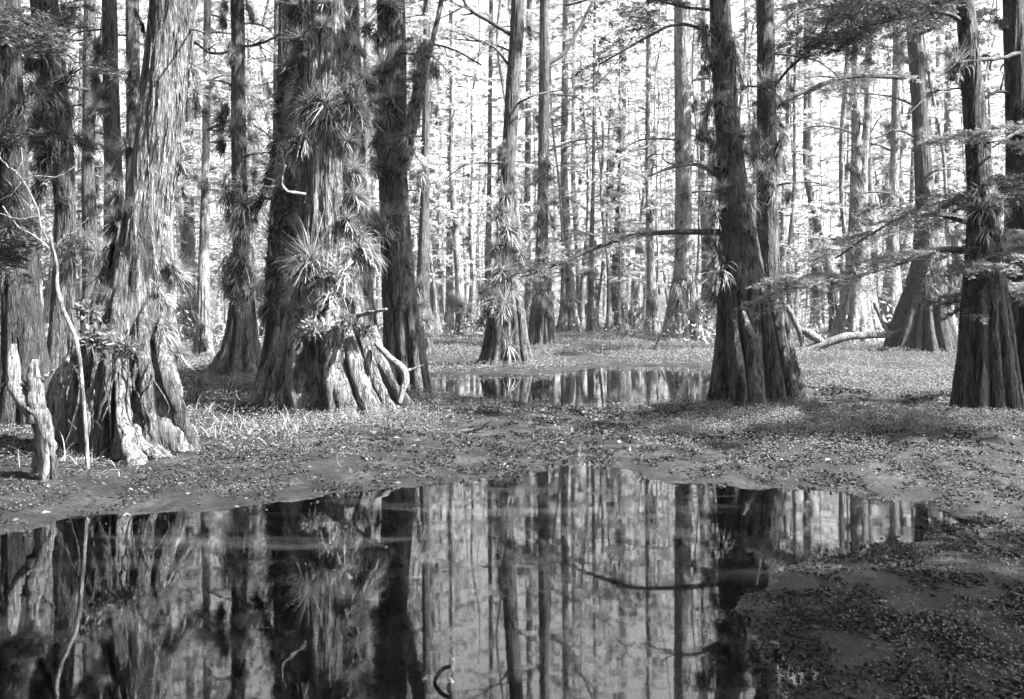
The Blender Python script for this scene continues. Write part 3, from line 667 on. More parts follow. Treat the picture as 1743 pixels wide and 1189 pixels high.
# lit rib standing free on the twin cypress
e, base, at, D, _ = TREES['r1']
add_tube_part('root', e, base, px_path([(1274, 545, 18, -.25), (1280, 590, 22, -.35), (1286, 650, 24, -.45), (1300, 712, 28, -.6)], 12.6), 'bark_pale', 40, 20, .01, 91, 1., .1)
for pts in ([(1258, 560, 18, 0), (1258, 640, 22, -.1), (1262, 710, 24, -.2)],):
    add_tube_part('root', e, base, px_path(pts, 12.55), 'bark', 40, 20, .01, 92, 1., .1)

# ------------------------------------------------------------------ branches with twigs
def bough(parent, base, pts, D, mat='twig', twigs=6, leaves=None, seed=0, nleaf=900, ll=.058, lw=.011, tl=.5, name='branch'):
    P = np.array(px_path(pts, D)); P[:, :3] -= base
    w = MB(); w.add(*tube(P, 30, 8, .01, seed, 1., .1)); rg = np.random.default_rng(seed)
    lf = MB(); S_ = smooth_path(P, 40)
    for k in range(twigs):
        i = int(rg.uniform(.25, .98) * 39); p = S_[i, :3]; d = S_[min(i + 1, 39), :3] - S_[i - 1, :3]
        az = math.atan2(d[1], d[0]) + rg.choice([-1, 1]) * rg.uniform(.4, 1.2)
        if leaves: spray(w, lf, p, az, tl * rg.uniform(.6, 1.3), rg.uniform(-.1, .35), int(1.6 * nleaf) // twigs, ll, lw, rg, rg.uniform(.1, .5), .006)
        else:
            q = p + np.array([math.cos(az), math.sin(az) * .6, rg.uniform(-.5, .7)]) * tl * rg.uniform(.4, 1)
            mid = (p + q) / 2 + rg.normal(0, .06, 3)
            w.add(*tube([[*p, S_[i, 3] * .6], [*mid, S_[i, 3] * .4], [*q, .002]], 8, 5))
    b = obj(name, w.mesh(name), M[mat], parent)
    if leaves: obj('foliage', lf.mesh('foliage', False), M[leaves], b)
    return b
def tree_bough(key, pts, dd=0., **kw):
    e, base, at, D, _ = TREES[key]; return bough(e, base, pts, D + dd, **kw)
tree_bough('r1', [(1222, 300, 8, 0), (1190, 280, 7, -.1), (1150, 282, 6, -.2), (1104, 300, 3, -.3)], mat='dead', twigs=3, seed=1)
tree_bough('r1', [(1225, 395, 12, 0), (1150, 395, 9, -.2), (1060, 405, 8, -.4), (960, 445, 5, -.6), (890, 470, 3, -.8)], twigs=10, leaves='needles', seed=2, nleaf=2600, tl=1.0)
tree_bough('r1b', [(1310, 190, 6, 0), (1380, 150, 6, .3), (1450, 130, 6, .6), (1540, 132, 8, 1.0)], mat='twig', twigs=6, leaves='needles', seed=3, nleaf=2200, tl=.9)
tree_bough('r1b', [(1306, 160, 5, 0), (1350, 110, 5, -.3), (1400, 60, 4, -.5), (1430, -20, 3, -.7)], twigs=12, leaves='needles_dark', seed=4, nleaf=9000, tl=1.4)
tree_bough('r1', [(1235, 70, 6, 0), (1160, 40, 6, -.2), (1090, 70, 4, -.4), (1020, 110, 3, -.6)], twigs=8, leaves='needles_dark', seed=5, nleaf=2200, tl=.9)
tree_bough('r1', [(1230, 20, 6, 0), (1160, 10, 5, .2), (1060, -10, 4, .3), (960, 10, 3, .5)], twigs=9, leaves='needles_dark', seed=15, nleaf=2600, tl=.9)
tree_bough('t3', [(872, 60, 8, 0), (840, 40, 7, -.2), (800, 15, 6, -.4), (780, -20, 4, -.5)], twigs=8, seed=6, tl=1.2)
tree_bough('t3', [(866, 110, 5, 0), (840, 80, 4, -.2), (800, 62, 4, -.4), (760, 50, 2, -.5)], twigs=8, seed=7, tl=1.2, leaves='needles', nleaf=900, ll=.09, lw=.02)
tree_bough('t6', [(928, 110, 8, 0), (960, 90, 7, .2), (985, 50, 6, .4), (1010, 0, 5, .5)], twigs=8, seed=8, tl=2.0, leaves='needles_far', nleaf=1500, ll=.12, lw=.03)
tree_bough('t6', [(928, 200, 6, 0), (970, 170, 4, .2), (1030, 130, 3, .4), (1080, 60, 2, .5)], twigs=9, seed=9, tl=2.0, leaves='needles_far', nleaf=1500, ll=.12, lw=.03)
tree_bough('r4', [(1565, 135, 7, 0), (1520, 128, 6, -.3), (1440, 130, 6, -.6), (1370, 160, 4, -.9)], twigs=8, seed=10, tl=1.5, leaves='needles', nleaf=1800, ll=.1, lw=.02)
tree_bough('r4', [(1570, 240, 6, 0), (1530, 222, 4, -.3), (1490, 235, 3, -.6)], twigs=4, seed=11, tl=1.)
tree_bough('r5', [(1655, 100, 8, 0), (1695, 100, 7, .3), (1735, 90, 7, .6)], twigs=2, seed=12, tl=.6)
tree_bough('r5', [(1660, 430, 12, 0), (1600, 425, 10, -.2), (1520, 450, 8, -.4), (1440, 475, 5, -.6), (1360, 490, 3, -.7)], twigs=22, leaves='needles', seed=13, nleaf=7000, tl=1.05)
tree_bough('r5', [(1664, 385, 8, 0), (1620, 370, 8, .3), (1560, 360, 6, .6), (1480, 400, 4, .8), (1420, 440, 3, .9)], twigs=22, leaves='needles', seed=14, nleaf=7500, tl=1.05)
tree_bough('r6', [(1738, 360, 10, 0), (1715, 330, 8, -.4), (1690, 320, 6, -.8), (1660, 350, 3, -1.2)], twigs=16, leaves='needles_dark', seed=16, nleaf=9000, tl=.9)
tree_bough('r6', [(1740, 420, 10, 0), (1720, 400, 8, -.8), (1700, 420, 6, -1.5), (1690, 470, 3, -2.)], twigs=16, leaves='needles', seed=17, nleaf=9000, tl=.8)
tree_bough('r6', [(1740, 250, 8, 0), (1755, 230, 7, -.8), (1740, 220, 6, -1.5), (1690, 250, 3, -2.)], twigs=12, leaves='needles', seed=18, nleaf=6000, tl=.9)
tree_bough('r6', [(1732, 165, 8, 0), (1700, 155, 6, -.1), (1670, 170, 5, -.1)], twigs=3, seed=19, tl=.5)
tree_bough('r4', [(1560, 60, 6, 0), (1620, 30, 6, -2), (1560, 10, 5, -4), (1450, 30, 3, -6)], twigs=18, leaves='needles_dark', seed=20, nleaf=12000, ll=.11, lw=.03, tl=2.0)
tree_bough('t4', [(406, 80, 5, 0), (440, 75, 5, -.2), (470, 62, 4, -.4), (490, 45, 3, -.5)], twigs=4, seed=21, tl=.8)
tree_bough('t4', [(404, 85, 5, 0), (360, 90, 5, -.3), (330, 72, 4, -.5), (310, 90, 3, -.6)], twigs=5, seed=22, tl=.9)
tree_bough('t5', [(668, 300, 28, -.2), (690, 250, 24, -.3), (708, 180, 22, -.3), (720, 110, 20, -.2), (735, 75, 10, 0), (745, 30, 9, .1), (760, -40, 9, .2)], mat='bark_pale', twigs=0, seed=23)
tree_bough('t5', [(738, 75, 4, 0), (775, 85, 3, 0), (820, 110, 3, 0)], twigs=3, seed=24, tl=.5)
tree_bough('t2', [(520, 330, 5, -.3), (490, 325, 5, -.9), (480, 310, 4, -1.), (485, 280, 3, -1.1)], mat='dead', twigs=3, seed=25, tl=.4)
tree_bough('t2', [(640, 585, 9, -.5), (668, 612, 12, -.8), (690, 640, 12, -.9), (678, 688, 8, -1.)], mat='dead', twigs=1, seed=26, tl=.3)
tree_bough('t2', [(600, 538, 7, -.7), (630, 532, 7, -1.0), (658, 526, 5, -1.2)], mat='dead', twigs=0, seed=27)
tree_bough('r5', [(1645, 40, 8, 0), (1600, 20, 7, -.2), (1530, 30, 5, -.4), (1460, 60, 3, -.5)], twigs=20, leaves='needles_dark', seed=31, nleaf=9000, tl=1.2)
tree_bough('r1b', [(1304, 60, 7, 0), (1360, 20, 6, .3), (1430, 10, 5, .6), (1500, 40, 3, .8)], twigs=20, leaves='needles_dark', seed=32, nleaf=6000, tl=1.2)
tree_bough('r6', [(1742, 520, 9, 0), (1715, 490, 8, -.5), (1680, 500, 5, -1.1), (1650, 540, 3, -1.4)], twigs=18, leaves='needles', seed=33, nleaf=7000, tl=.7)
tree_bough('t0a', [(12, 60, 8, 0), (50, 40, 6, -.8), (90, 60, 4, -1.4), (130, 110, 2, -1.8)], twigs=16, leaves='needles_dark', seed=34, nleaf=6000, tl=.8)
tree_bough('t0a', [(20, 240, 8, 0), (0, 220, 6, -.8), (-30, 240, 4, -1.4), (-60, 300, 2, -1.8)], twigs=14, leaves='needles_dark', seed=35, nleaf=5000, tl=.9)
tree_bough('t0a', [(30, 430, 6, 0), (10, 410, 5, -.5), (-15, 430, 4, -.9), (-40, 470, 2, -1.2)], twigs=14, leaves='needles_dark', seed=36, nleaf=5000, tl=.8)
for kk, (key, xx, yy, dr, ln) in enumerate([('t3', 875, 180, 1, 90), ('t3', 868, 280, -1, 110), ('t3', 878, 90, -1, 130), ('t6', 925, 260, 1, 120), ('t6', 926, 60, -1, 100), ('t6', 925, 160, 1, 90), ('t5', 670, 90, 1, 100), ('t8', 1163, 240, -1, 110), ('t8', 1163, 140, 1, 100),
        ('t8', 1163, 330, 1, 90), ('r1', 1240, 160, 1, 70), ('r1b', 1306, 320, 1, 110), ('r1b', 1306, 90, 1, 130), ('r2', 1458, 230, -1, 90), ('r2', 1458, 330, 1, 90), ('r2b', 1470, 150, -1, 100), ('r3', 1524, 260, -1, 80), ('r4', 1560, 180, -1, 120), ('r4', 1572, 300, 1, 70), ('r5', 1652, 150, -1, 100),
        ('r5', 1662, 250, 1, 70), ('t4', 406, 150, -1, 80), ('t4', 406, 270, 1, 80), ('t4', 405, 40, 1, 70), ('t0d', 227, 60, -1, 90), ('t0c', 190, 50, -1, 90), ('t1', 300, 60, 1, 60)]):
    rr_ = np.random.default_rng(900 + kk); up = rr_.uniform(-.5, .35)
    tree_bough(key, [(xx, yy, 4, 0), (xx + dr * ln * .35, yy + ln * .25 * up - 6, 3.2, rr_.uniform(-.5, .5)), (xx + dr * ln * .7, yy + ln * .45 * up - 4, 2.4, rr_.uniform(-.8, .8)), (xx + dr * ln, yy + ln * .9 * up + 12, 1.4, rr_.uniform(-1, 1))], twigs=5, seed=950 + kk, tl=ln * .4 * TREES[key][3] / F)
e, base, at, D, _ = TREES['t5']
for (x, y, s, k) in [(722, 88, 38, S), (714, 140, 32, S), (706, 185, 28, G_), (698, 240, 34, C_), (694, 275, 30, G_), (716, 110, 30, G_)]:
    def at2(z, x=x, D=D): return ((x - CX) * D / F, D - .3, .1)
    air_plant('t5b', 'the curving side limb of the clad cypress', at2, D, x, y, s, k)

# ------------------------------------------------------------------ middle-distance cypresses
MIDW = [(718, 606, 48, 15, 724), (742, 566, 44, 12, 735), (785, 579, 30, 9, 768), (830, 566, 24, 8, 833), (968, 571, 50, 13, 960), (990, 566, 30, 8, 975), (1050, 568, 48, 14, 1058),
        (1078, 566, 30, 7, 1100), (1110, 572, 34, 8, 1102), (1005, 573, 20, 6, 1010), (1205, 566, 40, 9, 1195), (1395, 566, 40, 11, 1378), (1425, 575, 34, 8, 1370), (1495, 568, 40, 9, 1480), (1540, 566, 36, 10, 1532),
        (320, 585, 50, 14, 322), (345, 612, 40, 14, 350), (285, 600, 50, 18, 282), (460, 590, 46, 14, 470), (625, 570, 30, 12, 622), (765, 566, 22, 8, 765), (895, 566, 30, 11, 898), (1600, 566, 40, 9, 1595), (1240, 566, 34, 9, 1232),
        (160, 620, 60, 22, 150), (145, 575, 40, 16, 140), (1640, 575, 40, 12, 1612)]
GAPS = [(0, 'at the far left'), (215, 'between the leaning and ringed cypresses'), (405, 'between the ringed and massive cypresses'), (545, 'between the massive and clad cypresses'),
        (668, 'between the clad and flared cypresses'), (868, 'between the flared and straight cypresses'), (927, 'between the straight and hazy cypresses'), (1163, 'between the hazy and twin cypresses'),
        (1305, 'between the twin and forked cypresses'), (1462, 'between the forked and wide-based cypresses'), (1565, 'between the wide-based and broad cypresses'), (1665, 'at the far right')]
def gap(x):
    g_ = GAPS[0][1]
    for a, b in GAPS:
        if x >= a: g_ = b
    return g_
MIDS = []; rgm = np.random.default_rng(717)
FARC = [crown_pair('far%d' % k, 2.5 + k % 3, 27, 46, 2.6, 460, .14, .036, 300 + k, .03) for k in range(6)]
for n, (bx, by, bw, tw, tx) in enumerate(MIDW):
    D = depth(by)
    prof = [(bx, by + 2, bw * 1.1), (bx, by - 15, bw * .85), (bx + (tx - bx) * .1, by - 50, bw * .6), (bx + (tx - bx) * .2, by - 100, (bw * .3 + tw * .7)), (tx, 300, tw), (tx + 3, 0, tw * .9), (tx + 4, -200, tw * .75)]
    me, base, at = trunk_mesh('trunk', prof, D, nl=11, zb=2.6, deep=.4, seg=72, rows=110, seed=200 + n, rough=.02, power=.7)
    e = empty('cypress_tree', base); obj('trunk', me, M['bark_far_hazed' if n % 3 else 'bark'], e)
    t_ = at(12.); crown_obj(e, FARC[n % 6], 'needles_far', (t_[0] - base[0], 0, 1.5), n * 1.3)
    MIDS.append((bx, e, 'm%d' % n, D, at))
    for q in range(3):
        zb_ = rgm.uniform(3, 14); cx_, cy_, r_ = at(zb_); az_ = rgm.uniform(0, 2 * PI); ln = rgm.uniform(1.5, 4); p0 = np.array([cx_, cy_, zb_]) - base
        d_ = np.array([math.cos(az_), math.sin(az_), 0]); w_ = MB(); rise = rgm.uniform(-.2, .5)
        pts_ = [[*(p0 + d_ * ln * t2_ + [0, 0, ln * rise * t2_ - .5 * ln * t2_ ** 2 * .5] + rgm.normal(0, .08, 3)), .045 * (1.1 - t2_)] for t2_ in (0, .3, .6, 1.)]
        w_.add(*tube(pts_, 16, 5))
        for u_ in range(3):
            a_ = np.array(pts_[1 + u_ % 3][:3]); w_.add(*tube([[*a_, .018], [*(a_ + rgm.normal(0, .35, 3)), .012], [*(a_ + rgm.normal(0, .7, 3)), .005]], 8, 4))
        obj('branch', w_.mesh('branch'), M['twig'], e)
    n_pl = 2 if D > 45 else 4
    for k in range(n_pl):
        py = random.choice([random.uniform(150, 330), random.uniform(330, 500), by - 60]); z = H - (py - Y0) * D / F
        MIDS[-1] += ((py, (at(z)[0] * F / D + CX) + random.uniform(-.6, .6) * tw, random.uniform(16, 28) * (1 if D > 40 else 1.3)),)

MIDS.sort(key=lambda t: t[0]); seen = {}
cnt = {}
for t in MIDS: cnt[gap(t[0])] = cnt.get(gap(t[0]), 0) + 1
for t in MIDS:
    gp = gap(t[0]); k = seen.get(gp, 0); seen[gp] = k + 1
    o_ = ('leftmost ' if k == 0 else (ORD[k] + ' from left, ')) if cnt[gp] > 1 else ''
    ph = f"{(o_.strip(' ,') or 'the').replace(' from left', '-from-left')} flared tree {gp.replace('the ', '', 1)}"
    tag(t[1], f'{o_}flare-based cypress {gp}', 'tree', 'flare-based cypresses in the middle distance')
    for (py, px_, s) in t[5:]:
        air_plant(t[2], ph, t[4], t[3], px_, py, s, random.choice([S, G_]), False, None, 'air plants on the distant cypresses')

# ------------------------------------------------------------------ distant trunks: one object each, copies of a few
FAR_T = []
protos = []
for v in range(5):
    n = 40; seg = 10; z = np.linspace(-.2, 27, n); rg = np.random.default_rng(500 + v)
    r = .095 * (1.25 - z / 30) + .28 * np.exp(-np.maximum(z, 0) / .8)
    xx = (fbm(xyz(z * .12, z * 0 + v), 2, v) - .5) * 1.2
    yy = (fbm(xyz(z * .12, z * 0 + v + 7), 2, v) - .5) * 1.2; xx -= xx[0]; yy -= yy[0]
    mb = MB(); mb.add(*tube(np.c_[xx, yy, z, r], 80, 12, 0, v, 1., .15))
    for q in range(7):                           # dark clumps of air plants on the far trunks stay with the bark silhouette
        pass
    protos.append(mb.mesh('far_trunk'))
FAR2 = [crown_pair('distant%d' % k, 2, 25, 38, 2.3, 330, .17, .045, 400 + k, .03) for k in range(6)]
for me in protos: me.materials.append(M['bark_far_hazed'])
rgf = np.random.default_rng(99)
placed = []
for n in range(170):
    for tr in range(40):
        D = rgf.uniform(38, 95); px = rgf.uniform(-120, 1860)
        x = (px - CX) * D / F
        if all((x - a) ** 2 + (D - b) ** 2 > 5 for a, b in placed) and not (D < 45 and abs(px - 1000) < 250): break
    placed.append((x, D))
    e = empty('slim_cypress', (x, D, gz(x, D))); s = rgf.uniform(.55, 1.3)
    t = bpy.data.objects.new('trunk', protos[n % 5]); COL.objects.link(t); t.parent = e; t.rotation_euler = (rgf.normal(0, .02), rgf.normal(0, .03), rgf.uniform(0, 6)); t.scale = (s, s, 1)
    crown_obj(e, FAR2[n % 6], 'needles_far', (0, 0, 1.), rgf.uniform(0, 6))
    FAR_T.append((px, e, D))
    # clumps
    for k in range(rgf.integers(3, 6)):
        FAR_T[-1] += (rgf.uniform(2, 16),)
FAR_T.sort(key=lambda t: t[0]); cnt = {}; seen = {}
for t in FAR_T: cnt[gap(t[0])] = cnt.get(gap(t[0]), 0) + 1
for t in FAR_T:
    gp = gap(t[0]); k = seen.get(gp, 0); seen[gp] = k + 1
    o_ = 'leftmost' if k == 0 else (ORD[min(k, 29)] + ' from left')
    tag(t[1], f'{o_} of the slim far trunks {gp}', 'tree', 'slim cypress trunks far back in the swamp')
    for z in t[3:]:
        a, b = random.choice(AP['shaggy']); s = random.uniform(.35, .8)
        for nm, mm in (('air_plant', a), ('air_plant', b)):
            o = bpy.data.objects.new(nm, mm); COL.objects.link(o); o.parent = t[1]; o.location = (0, -.1, z); o.rotation_euler = (0, 0, z * 2.4); o.scale = (s, s, s)
label_plants()

# ------------------------------------------------------------------ the far forest as one mass
mb, ml = MB(), MB(); rg = np.random.default_rng(5)
for k in range(200):
    D = rg.uniform(95, 190); x = rg.uniform(-.75, .75) * D; r = rg.uniform(.12, .3)
    mb.add(*tube([[x, D, -.3, r * 2], [x + rg.normal(0, .2), D, 2, r * 1.1], [x + rg.normal(0, .6), D, 14, r], [x + rg.normal(0, .8), D, 28, r * .5]], 8, 6))
    for q in range(7):
        c = np.array([x, D, rg.uniform(3, 27)]); m = 26
        pos = c + rg.normal(0, 1, (m, 3)) * np.array([1.8, 1.8, .35])
        d = unit(rg.normal(0, 1, (m, 3)) * np.array([1, 1, .25]))
        ml.add(*diamonds(pos, d, .7, .25, rg=rg))
e = obj('far_forest', mb.mesh('far_forest'), M['bark_far_hazed']); tag(e, 'pale mass of cypress forest closing the view', 'forest', kind='stuff')
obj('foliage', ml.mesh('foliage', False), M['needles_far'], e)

# ------------------------------------------------------------------ ground cover, litter, grass
def scatter(n, seed, yr=(2.5, 60), wd=.72, power=1.6):
    rg = np.random.default_rng(seed); u = rg.uniform(0, 1, n)
    D = yr[0] + (yr[1] - yr[0]) * u ** power; x = rg.uniform(-wd, wd, n) * D
    k = n // 4; D[:k] = rg.uniform(.8, 14, k); x[:k] = rg.uniform(-11, 11, k); q = np.abs(x[:k]) < .62 * D[:k]; x[:k][q] = np.sign(x[:k][q] + 1e-6) * (D[:k][q] * .62 + rg.uniform(0, 3, q.sum()))
    return x, D, rg
def pond_sd(x, y):
    P = np.stack([x, y], -1); return np.minimum(np.minimum(sdist(P, NEAR), sdist(P, FAR)), sdist(P, PUD))
def herbs(n, seed, yr, density, hh, leaf, per=7):
    x, D, rg = scatter(n, seed, yr); sd = pond_sd(x, D)
    dn = density(x, D, sd); keep = rg.uniform(0, 1, n) < dn; x, D = x[keep], D[keep]; m = len(x)
    z = ground_h(x, D); sc = np.clip(D / 9, .8, 3.2)
    B = np.repeat(np.stack([x, D, z], -1), per, 0); q = len(B); sc = np.repeat(sc, per)
    B = B + np.stack([rg.normal(0, .03, q), rg.normal(0, .03, q), rg.uniform(0, hh, q)], -1) * np.stack([sc, sc, np.minimum(sc, 1.6)], -1)
    d = unit(np.stack([rg.normal(0, 1, q), rg.normal(0, 1, q), rg.uniform(-.1, .9, q)], -1))
    return diamonds(B, d, leaf * sc * rg.uniform(.6, 1.3, q), leaf * .55 * sc, rg=rg)
def dens_near(x, D, sd):
    n = fbm(xyz(x * .9, D * .9), 3, 21)
    right = np.clip((x - .6) / 1.5, 0, 1); base_ = .15 + .9 * np.clip((D - 8.2) / 2.5, 0, 1)
    low = (D < 6.5) * (x > 0) * .12
    return np.clip((n - .36) * 5, 0, 1) * np.clip((sd - .12) / .6, 0, 1) * np.clip(base_ + low, 0, 1)
mb = MB(); mb.add(*herbs(80000, 31, (3, 20), dens_near, .07, .022, 7)); mb.add(*herbs(100000, 32, (10, 75), lambda x, D, sd: np.clip((fbm(xyz(x * .5, D * .3), 3, 22) - .36) * 6, 0, 1) * np.clip(sd / .6, 0, 1), .10, .019, 7))
rg = np.random.default_rng(404)
for key, (e_, b_, at_, D_, ph_) in TREES.items():
    if D_ > 45: continue
    m = 900; r0 = at_(.08)[2]; a_ = rg.uniform(0, 2 * PI, m); q_ = r0 * rg.uniform(.85, 1.12, m) + np.abs(rg.normal(0, .14, m)); x = b_[0] + np.cos(a_) * q_; y = b_[1] + np.sin(a_) * q_
    k = pond_sd(x, y) > .03; x, y = x[k], y[k]; m = len(x)
    B = np.stack([x, y, ground_h(x, y) + rg.uniform(0, .10, m) ** 1.5], -1); sc = max(.9, D_ / 11)
    mb.add(*diamonds(B, unit(np.stack([rg.normal(0, 1, m), rg.normal(0, 1, m), rg.uniform(0, 1.2, m)], -1)), .026 * sc * rg.uniform(.6, 1.4, m), .014 * sc, rg=rg))
o = obj('ground_cover', mb.mesh('ground_cover', False), M['herb']); tag(o, 'low small-leaved plants carpeting the swamp floor', 'ground cover', kind='stuff')

def litter(n, seed, yr, density, size):
    x, D, rg = scatter(n, seed, yr, power=1.3); sd = pond_sd(x, D); keep = rg.uniform(0, 1, n) < density(x, D, sd); x, D = x[keep], D[keep]; m = len(x)
    z = np.maximum(ground_h(x, D), 0) + .004; d = unit(np.stack([rg.normal(0, 1, m), rg.normal(0, 1, m), rg.uniform(-.05, .25, m)], -1))
    l = size * rg.uniform(.5, 1.5, m) * np.clip(D / 7, .8, 2.2)
    return diamonds(np.stack([x, D, z], -1), d, l, l * rg.uniform(.3, .7, m), rg=rg)
def dens_lit(x, D, sd):
    n = fbm(xyz(x * 4.5, D * 3.2), 4, 51); n2 = fbm(xyz(x * .7, D * .7), 2, 52) + .15
    br = np.clip((x - .5) / .8, 0, 1) * np.clip((6.6 - D) / .8, 0, 1)
    return np.clip((n - .45 + .05 * br) * 12, 0, 1) * np.clip((sd + .22) / .35, 0, 1) ** 1.3 * np.clip(.25 + n2 * 1.2 + br, 0, 1)
mb = MB(); mb.add(*litter(560000, 41, (2.6, 20), dens_lit, .024))
o = obj('leaf_litter', mb.mesh('leaf_litter', False), M['litter']); tag(o, 'dark clumps of fallen leaves on the wet mud', 'leaf litter', kind='stuff')

mb = MB(); mb.add(*litter(9000, 43, (2.6, 16), lambda x, D, sd: np.clip((sd + .1) / .3, 0, 1) * (.35 + .5 * (fbm(xyz(x * 2, D * 2), 2, 53) > .5)), .045))
o = obj('fallen_leaves', mb.mesh('fallen_leaves', False), M['fallen']); tag(o, 'scattered larger fallen leaves on the mud', 'leaf litter', kind='stuff')
mb = MB(); x, D, rg = scatter(1500, 91, (3, 22)); sd = pond_sd(x, D); k = sd > .05; x, D = x[k], D[k]; m = len(x)
V, Q = ribbon(np.stack([x, D, ground_h(x, D) + .012], -1), np.stack([rg.normal(0, 1, m), rg.normal(0, 1, m), rg.uniform(-.02, .12, m)], -1), rg.uniform(.05, .24, m), rg.uniform(.003, .009, m) * np.clip(D / 8, 1, 2), rg.uniform(0, .15, m), .9, rg, 6); V[:, 2] = np.maximum(V[:, 2], .006)
mb.add(V, Q); o = obj('twig_litter', mb.mesh('twig_litter', False), M['fallen']); tag(o, 'thin broken twigs strewn over the mud', 'twigs', kind='stuff')
# grass and straw tufts on the left bank
mb = MB()
for (px, py, k) in [(420, 700, 90), (470, 690, 60), (500, 745, 90), (560, 735, 50), (400, 735, 60), (350, 700, 60), (380, 760, 40), (120, 800, 40), (180, 815, 30), (700, 690, 30), (440, 745, 60), (340, 760, 50), (630, 735, 50), (370, 670, 60), (300, 720, 40)]:
    x, y = gpt(px, py); B = np.stack([R.normal(x, .22, k), R.normal(y, .2, k), np.full(k, gz(x, y))], -1)
    mb.add(*ribbon(B, np.stack([R.normal(0, 1, k), R.normal(0, 1, k), R.uniform(.2, 1.4, k)], -1), R.uniform(.12, .42, k), R.uniform(.004, .009, k), R.uniform(.3, 2.5, k), .5, R, 6))
o = obj('dry_grass', mb.mesh('dry_grass', False), M['straw']); tag(o, 'pale dry grass blades tangled on the banks', 'grass', kind='stuff')
mb = MB()
def dens_g(x, D, sd): return np.clip(sd / .8, 0, 1)
x, D, rg = scatter(26000, 77, (17, 70)); sd = pond_sd(x, D); k = (sd > .8) & (fbm(xyz(x * .4, D * .3), 2, 78) > .42); x, D = x[k], D[k]; m = len(x)
mb.add(*ribbon(np.stack([x, D, ground_h(x, D)], -1), np.stack([rg.normal(0, .5, m), rg.normal(0, .5, m), rg.uniform(.5, 1.4, m)], -1), rg.uniform(.12, .3, m), .012 * D / 25, rg.uniform(.3, 1.5, m), .3, rg, 3))
o = obj('meadow_grass', mb.mesh('meadow_grass', False), M['herb']); tag(o, 'short bright grass beyond the far pool', 'grass', kind='stuff')
# undergrowth far back
ml = MB(); rg = np.random.default_rng(88)
for k in range(260):
    D = rg.uniform(34, 110); x = rg.uniform(-.7, .7) * D
    if D < 40 and abs(x) < 8: continue
    m = 130; hgt = rg.uniform(.5, 2.2); pos = np.stack([rg.normal(x, 1.0, m), rg.normal(D, 1.0, m), rg.uniform(0, 1, m) ** 1.3 * hgt + .1], -1)
    ml.add(*diamonds(pos, unit(rg.normal(0, 1, (m, 3)) + [0, 0, .5]), .22, .07, rg=rg))
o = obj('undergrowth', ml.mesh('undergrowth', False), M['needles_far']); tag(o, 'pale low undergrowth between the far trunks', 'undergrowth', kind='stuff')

# ------------------------------------------------------------------ dead wood
def wood(name, label, cat, pts, D, mat='root', n=50, seg=14, wob=.01, seed=0, rough=.15, flat=1., more=(), group=None):
    P = np.array(px_path(pts, D)); b = np.array([P[0, 0], P[0, 1], 0.])
    P[:, :3] -= b; mb = MB(); mb.add(*tube(P, n, seg, wob, seed, flat, rough))
    for k, q in enumerate(more):
        Pq = np.array(px_path(q, D)); Pq[:, :3] -= b; mb.add(*tube(Pq, 30, 12, wob, seed + k + 1, flat, rough))
    o = obj(name, mb.mesh(name), M[mat], None, b); tag(o, label, cat, group); return o
wood('driftwood_stump', 'forked pale driftwood stump standing in front of the left trees', 'driftwood',
     [(74, 836, 16), (78, 800, 20), (76, 750, 26), (68, 712, 34, 0), (48, 692, 30, 0), (28, 660, 24, 0), (22, 620, 20, 0), (25, 584, 8, 0)], 7.2, seed=3, rough=.22,
     more=[[(62, 720, 32), (64, 680, 28), (57, 640, 22), (60, 612, 11)], [(105, 846, 8), (92, 820, 10), (90, 770, 12), (80, 730, 20)], [(50, 820, 6, .1), (62, 790, 14, .1), (70, 740, 20, .1)],
           [(40, 662, 12), (18, 650, 9), (4, 658, 6)], [(66, 650, 9), (80, 638, 6), (92, 630, 4)], [(30, 655, 10), (42, 652, 9), (46, 655, 5)]])
wood('broken_plank', 'pale split plank propped against the thick leaning cypress', 'plank', [(312, 700, 20), (340, 655, 18), (376, 598, 6)], 12.3, seed=4, flat=.3, more=[[(316, 703, 15, -.05), (332, 680, 14, -.05), (352, 652, 6, -.05)]])
wood('fallen_log', 'long pale fallen log lying toward the wide-based cypress', 'log', [(1364, 598, 12), (1400, 586, 14), (1440, 573, 13), (1480, 570, 12), (1515, 568, 10), (1545, 558, 8)], 30, seed=5, more=[[(1367, 606, 5), (1364, 575, 9), (1354, 548, 10), (1338, 520, 9)], [(1362, 560, 8), (1378, 568, 15), (1396, 580, 13), (1408, 592, 4)], [(1512, 566, 7), (1498, 540, 6), (1488, 515, 5)], [(1450, 568, 4), (1465, 556, 3), (1480, 548, 2)]])
wood('fallen_branch', 'dark forked branch lying on the mud below the massive cypress', 'branch', [(668, 744, 6), (720, 742, 7), (780, 735, 6), (815, 728, 5), (840, 713, 3)], 10.2, 'twig', seed=6, more=[[(770, 737, 4), (800, 742, 3), (826, 740, 2)], [(745, 740, 4), (735, 733, 3), (722, 730, 2)]])
wood('driftwood_piece', 'short pale piece of wood at the foot of the massive cypress', 'driftwood', [(636, 724, 6), (652, 728, 9), (672, 734, 5)], 10.9, seed=7)
wood('pale_stick', 'pale knobbly stick poking out of the dark pool', 'stick', [(779, 1215, 16), (772, 1170, 11), (764, 1150, 8), (771, 1135, 8), (770, 1120, 9)], 3.45, 'bleached', seed=8, rough=.25, wob=.002, more=[[(778, 1180, 7), (786, 1176, 6), (787, 1170, 3)]])
wood('bent_twig', 'dark bent twig arching beside the pale stick', 'stick', [(737, 1185, 5), (742, 1155, 6), (755, 1138, 7), (768, 1134, 5)], 3.45, 'twig', seed=9, wob=.001)
wood('mossy_log', 'dark log lying on the bank beyond the far pool', 'log', [(1085, 586, 4), (1110, 587, 6), (1140, 590, 4)], 37, 'twig', seed=10)
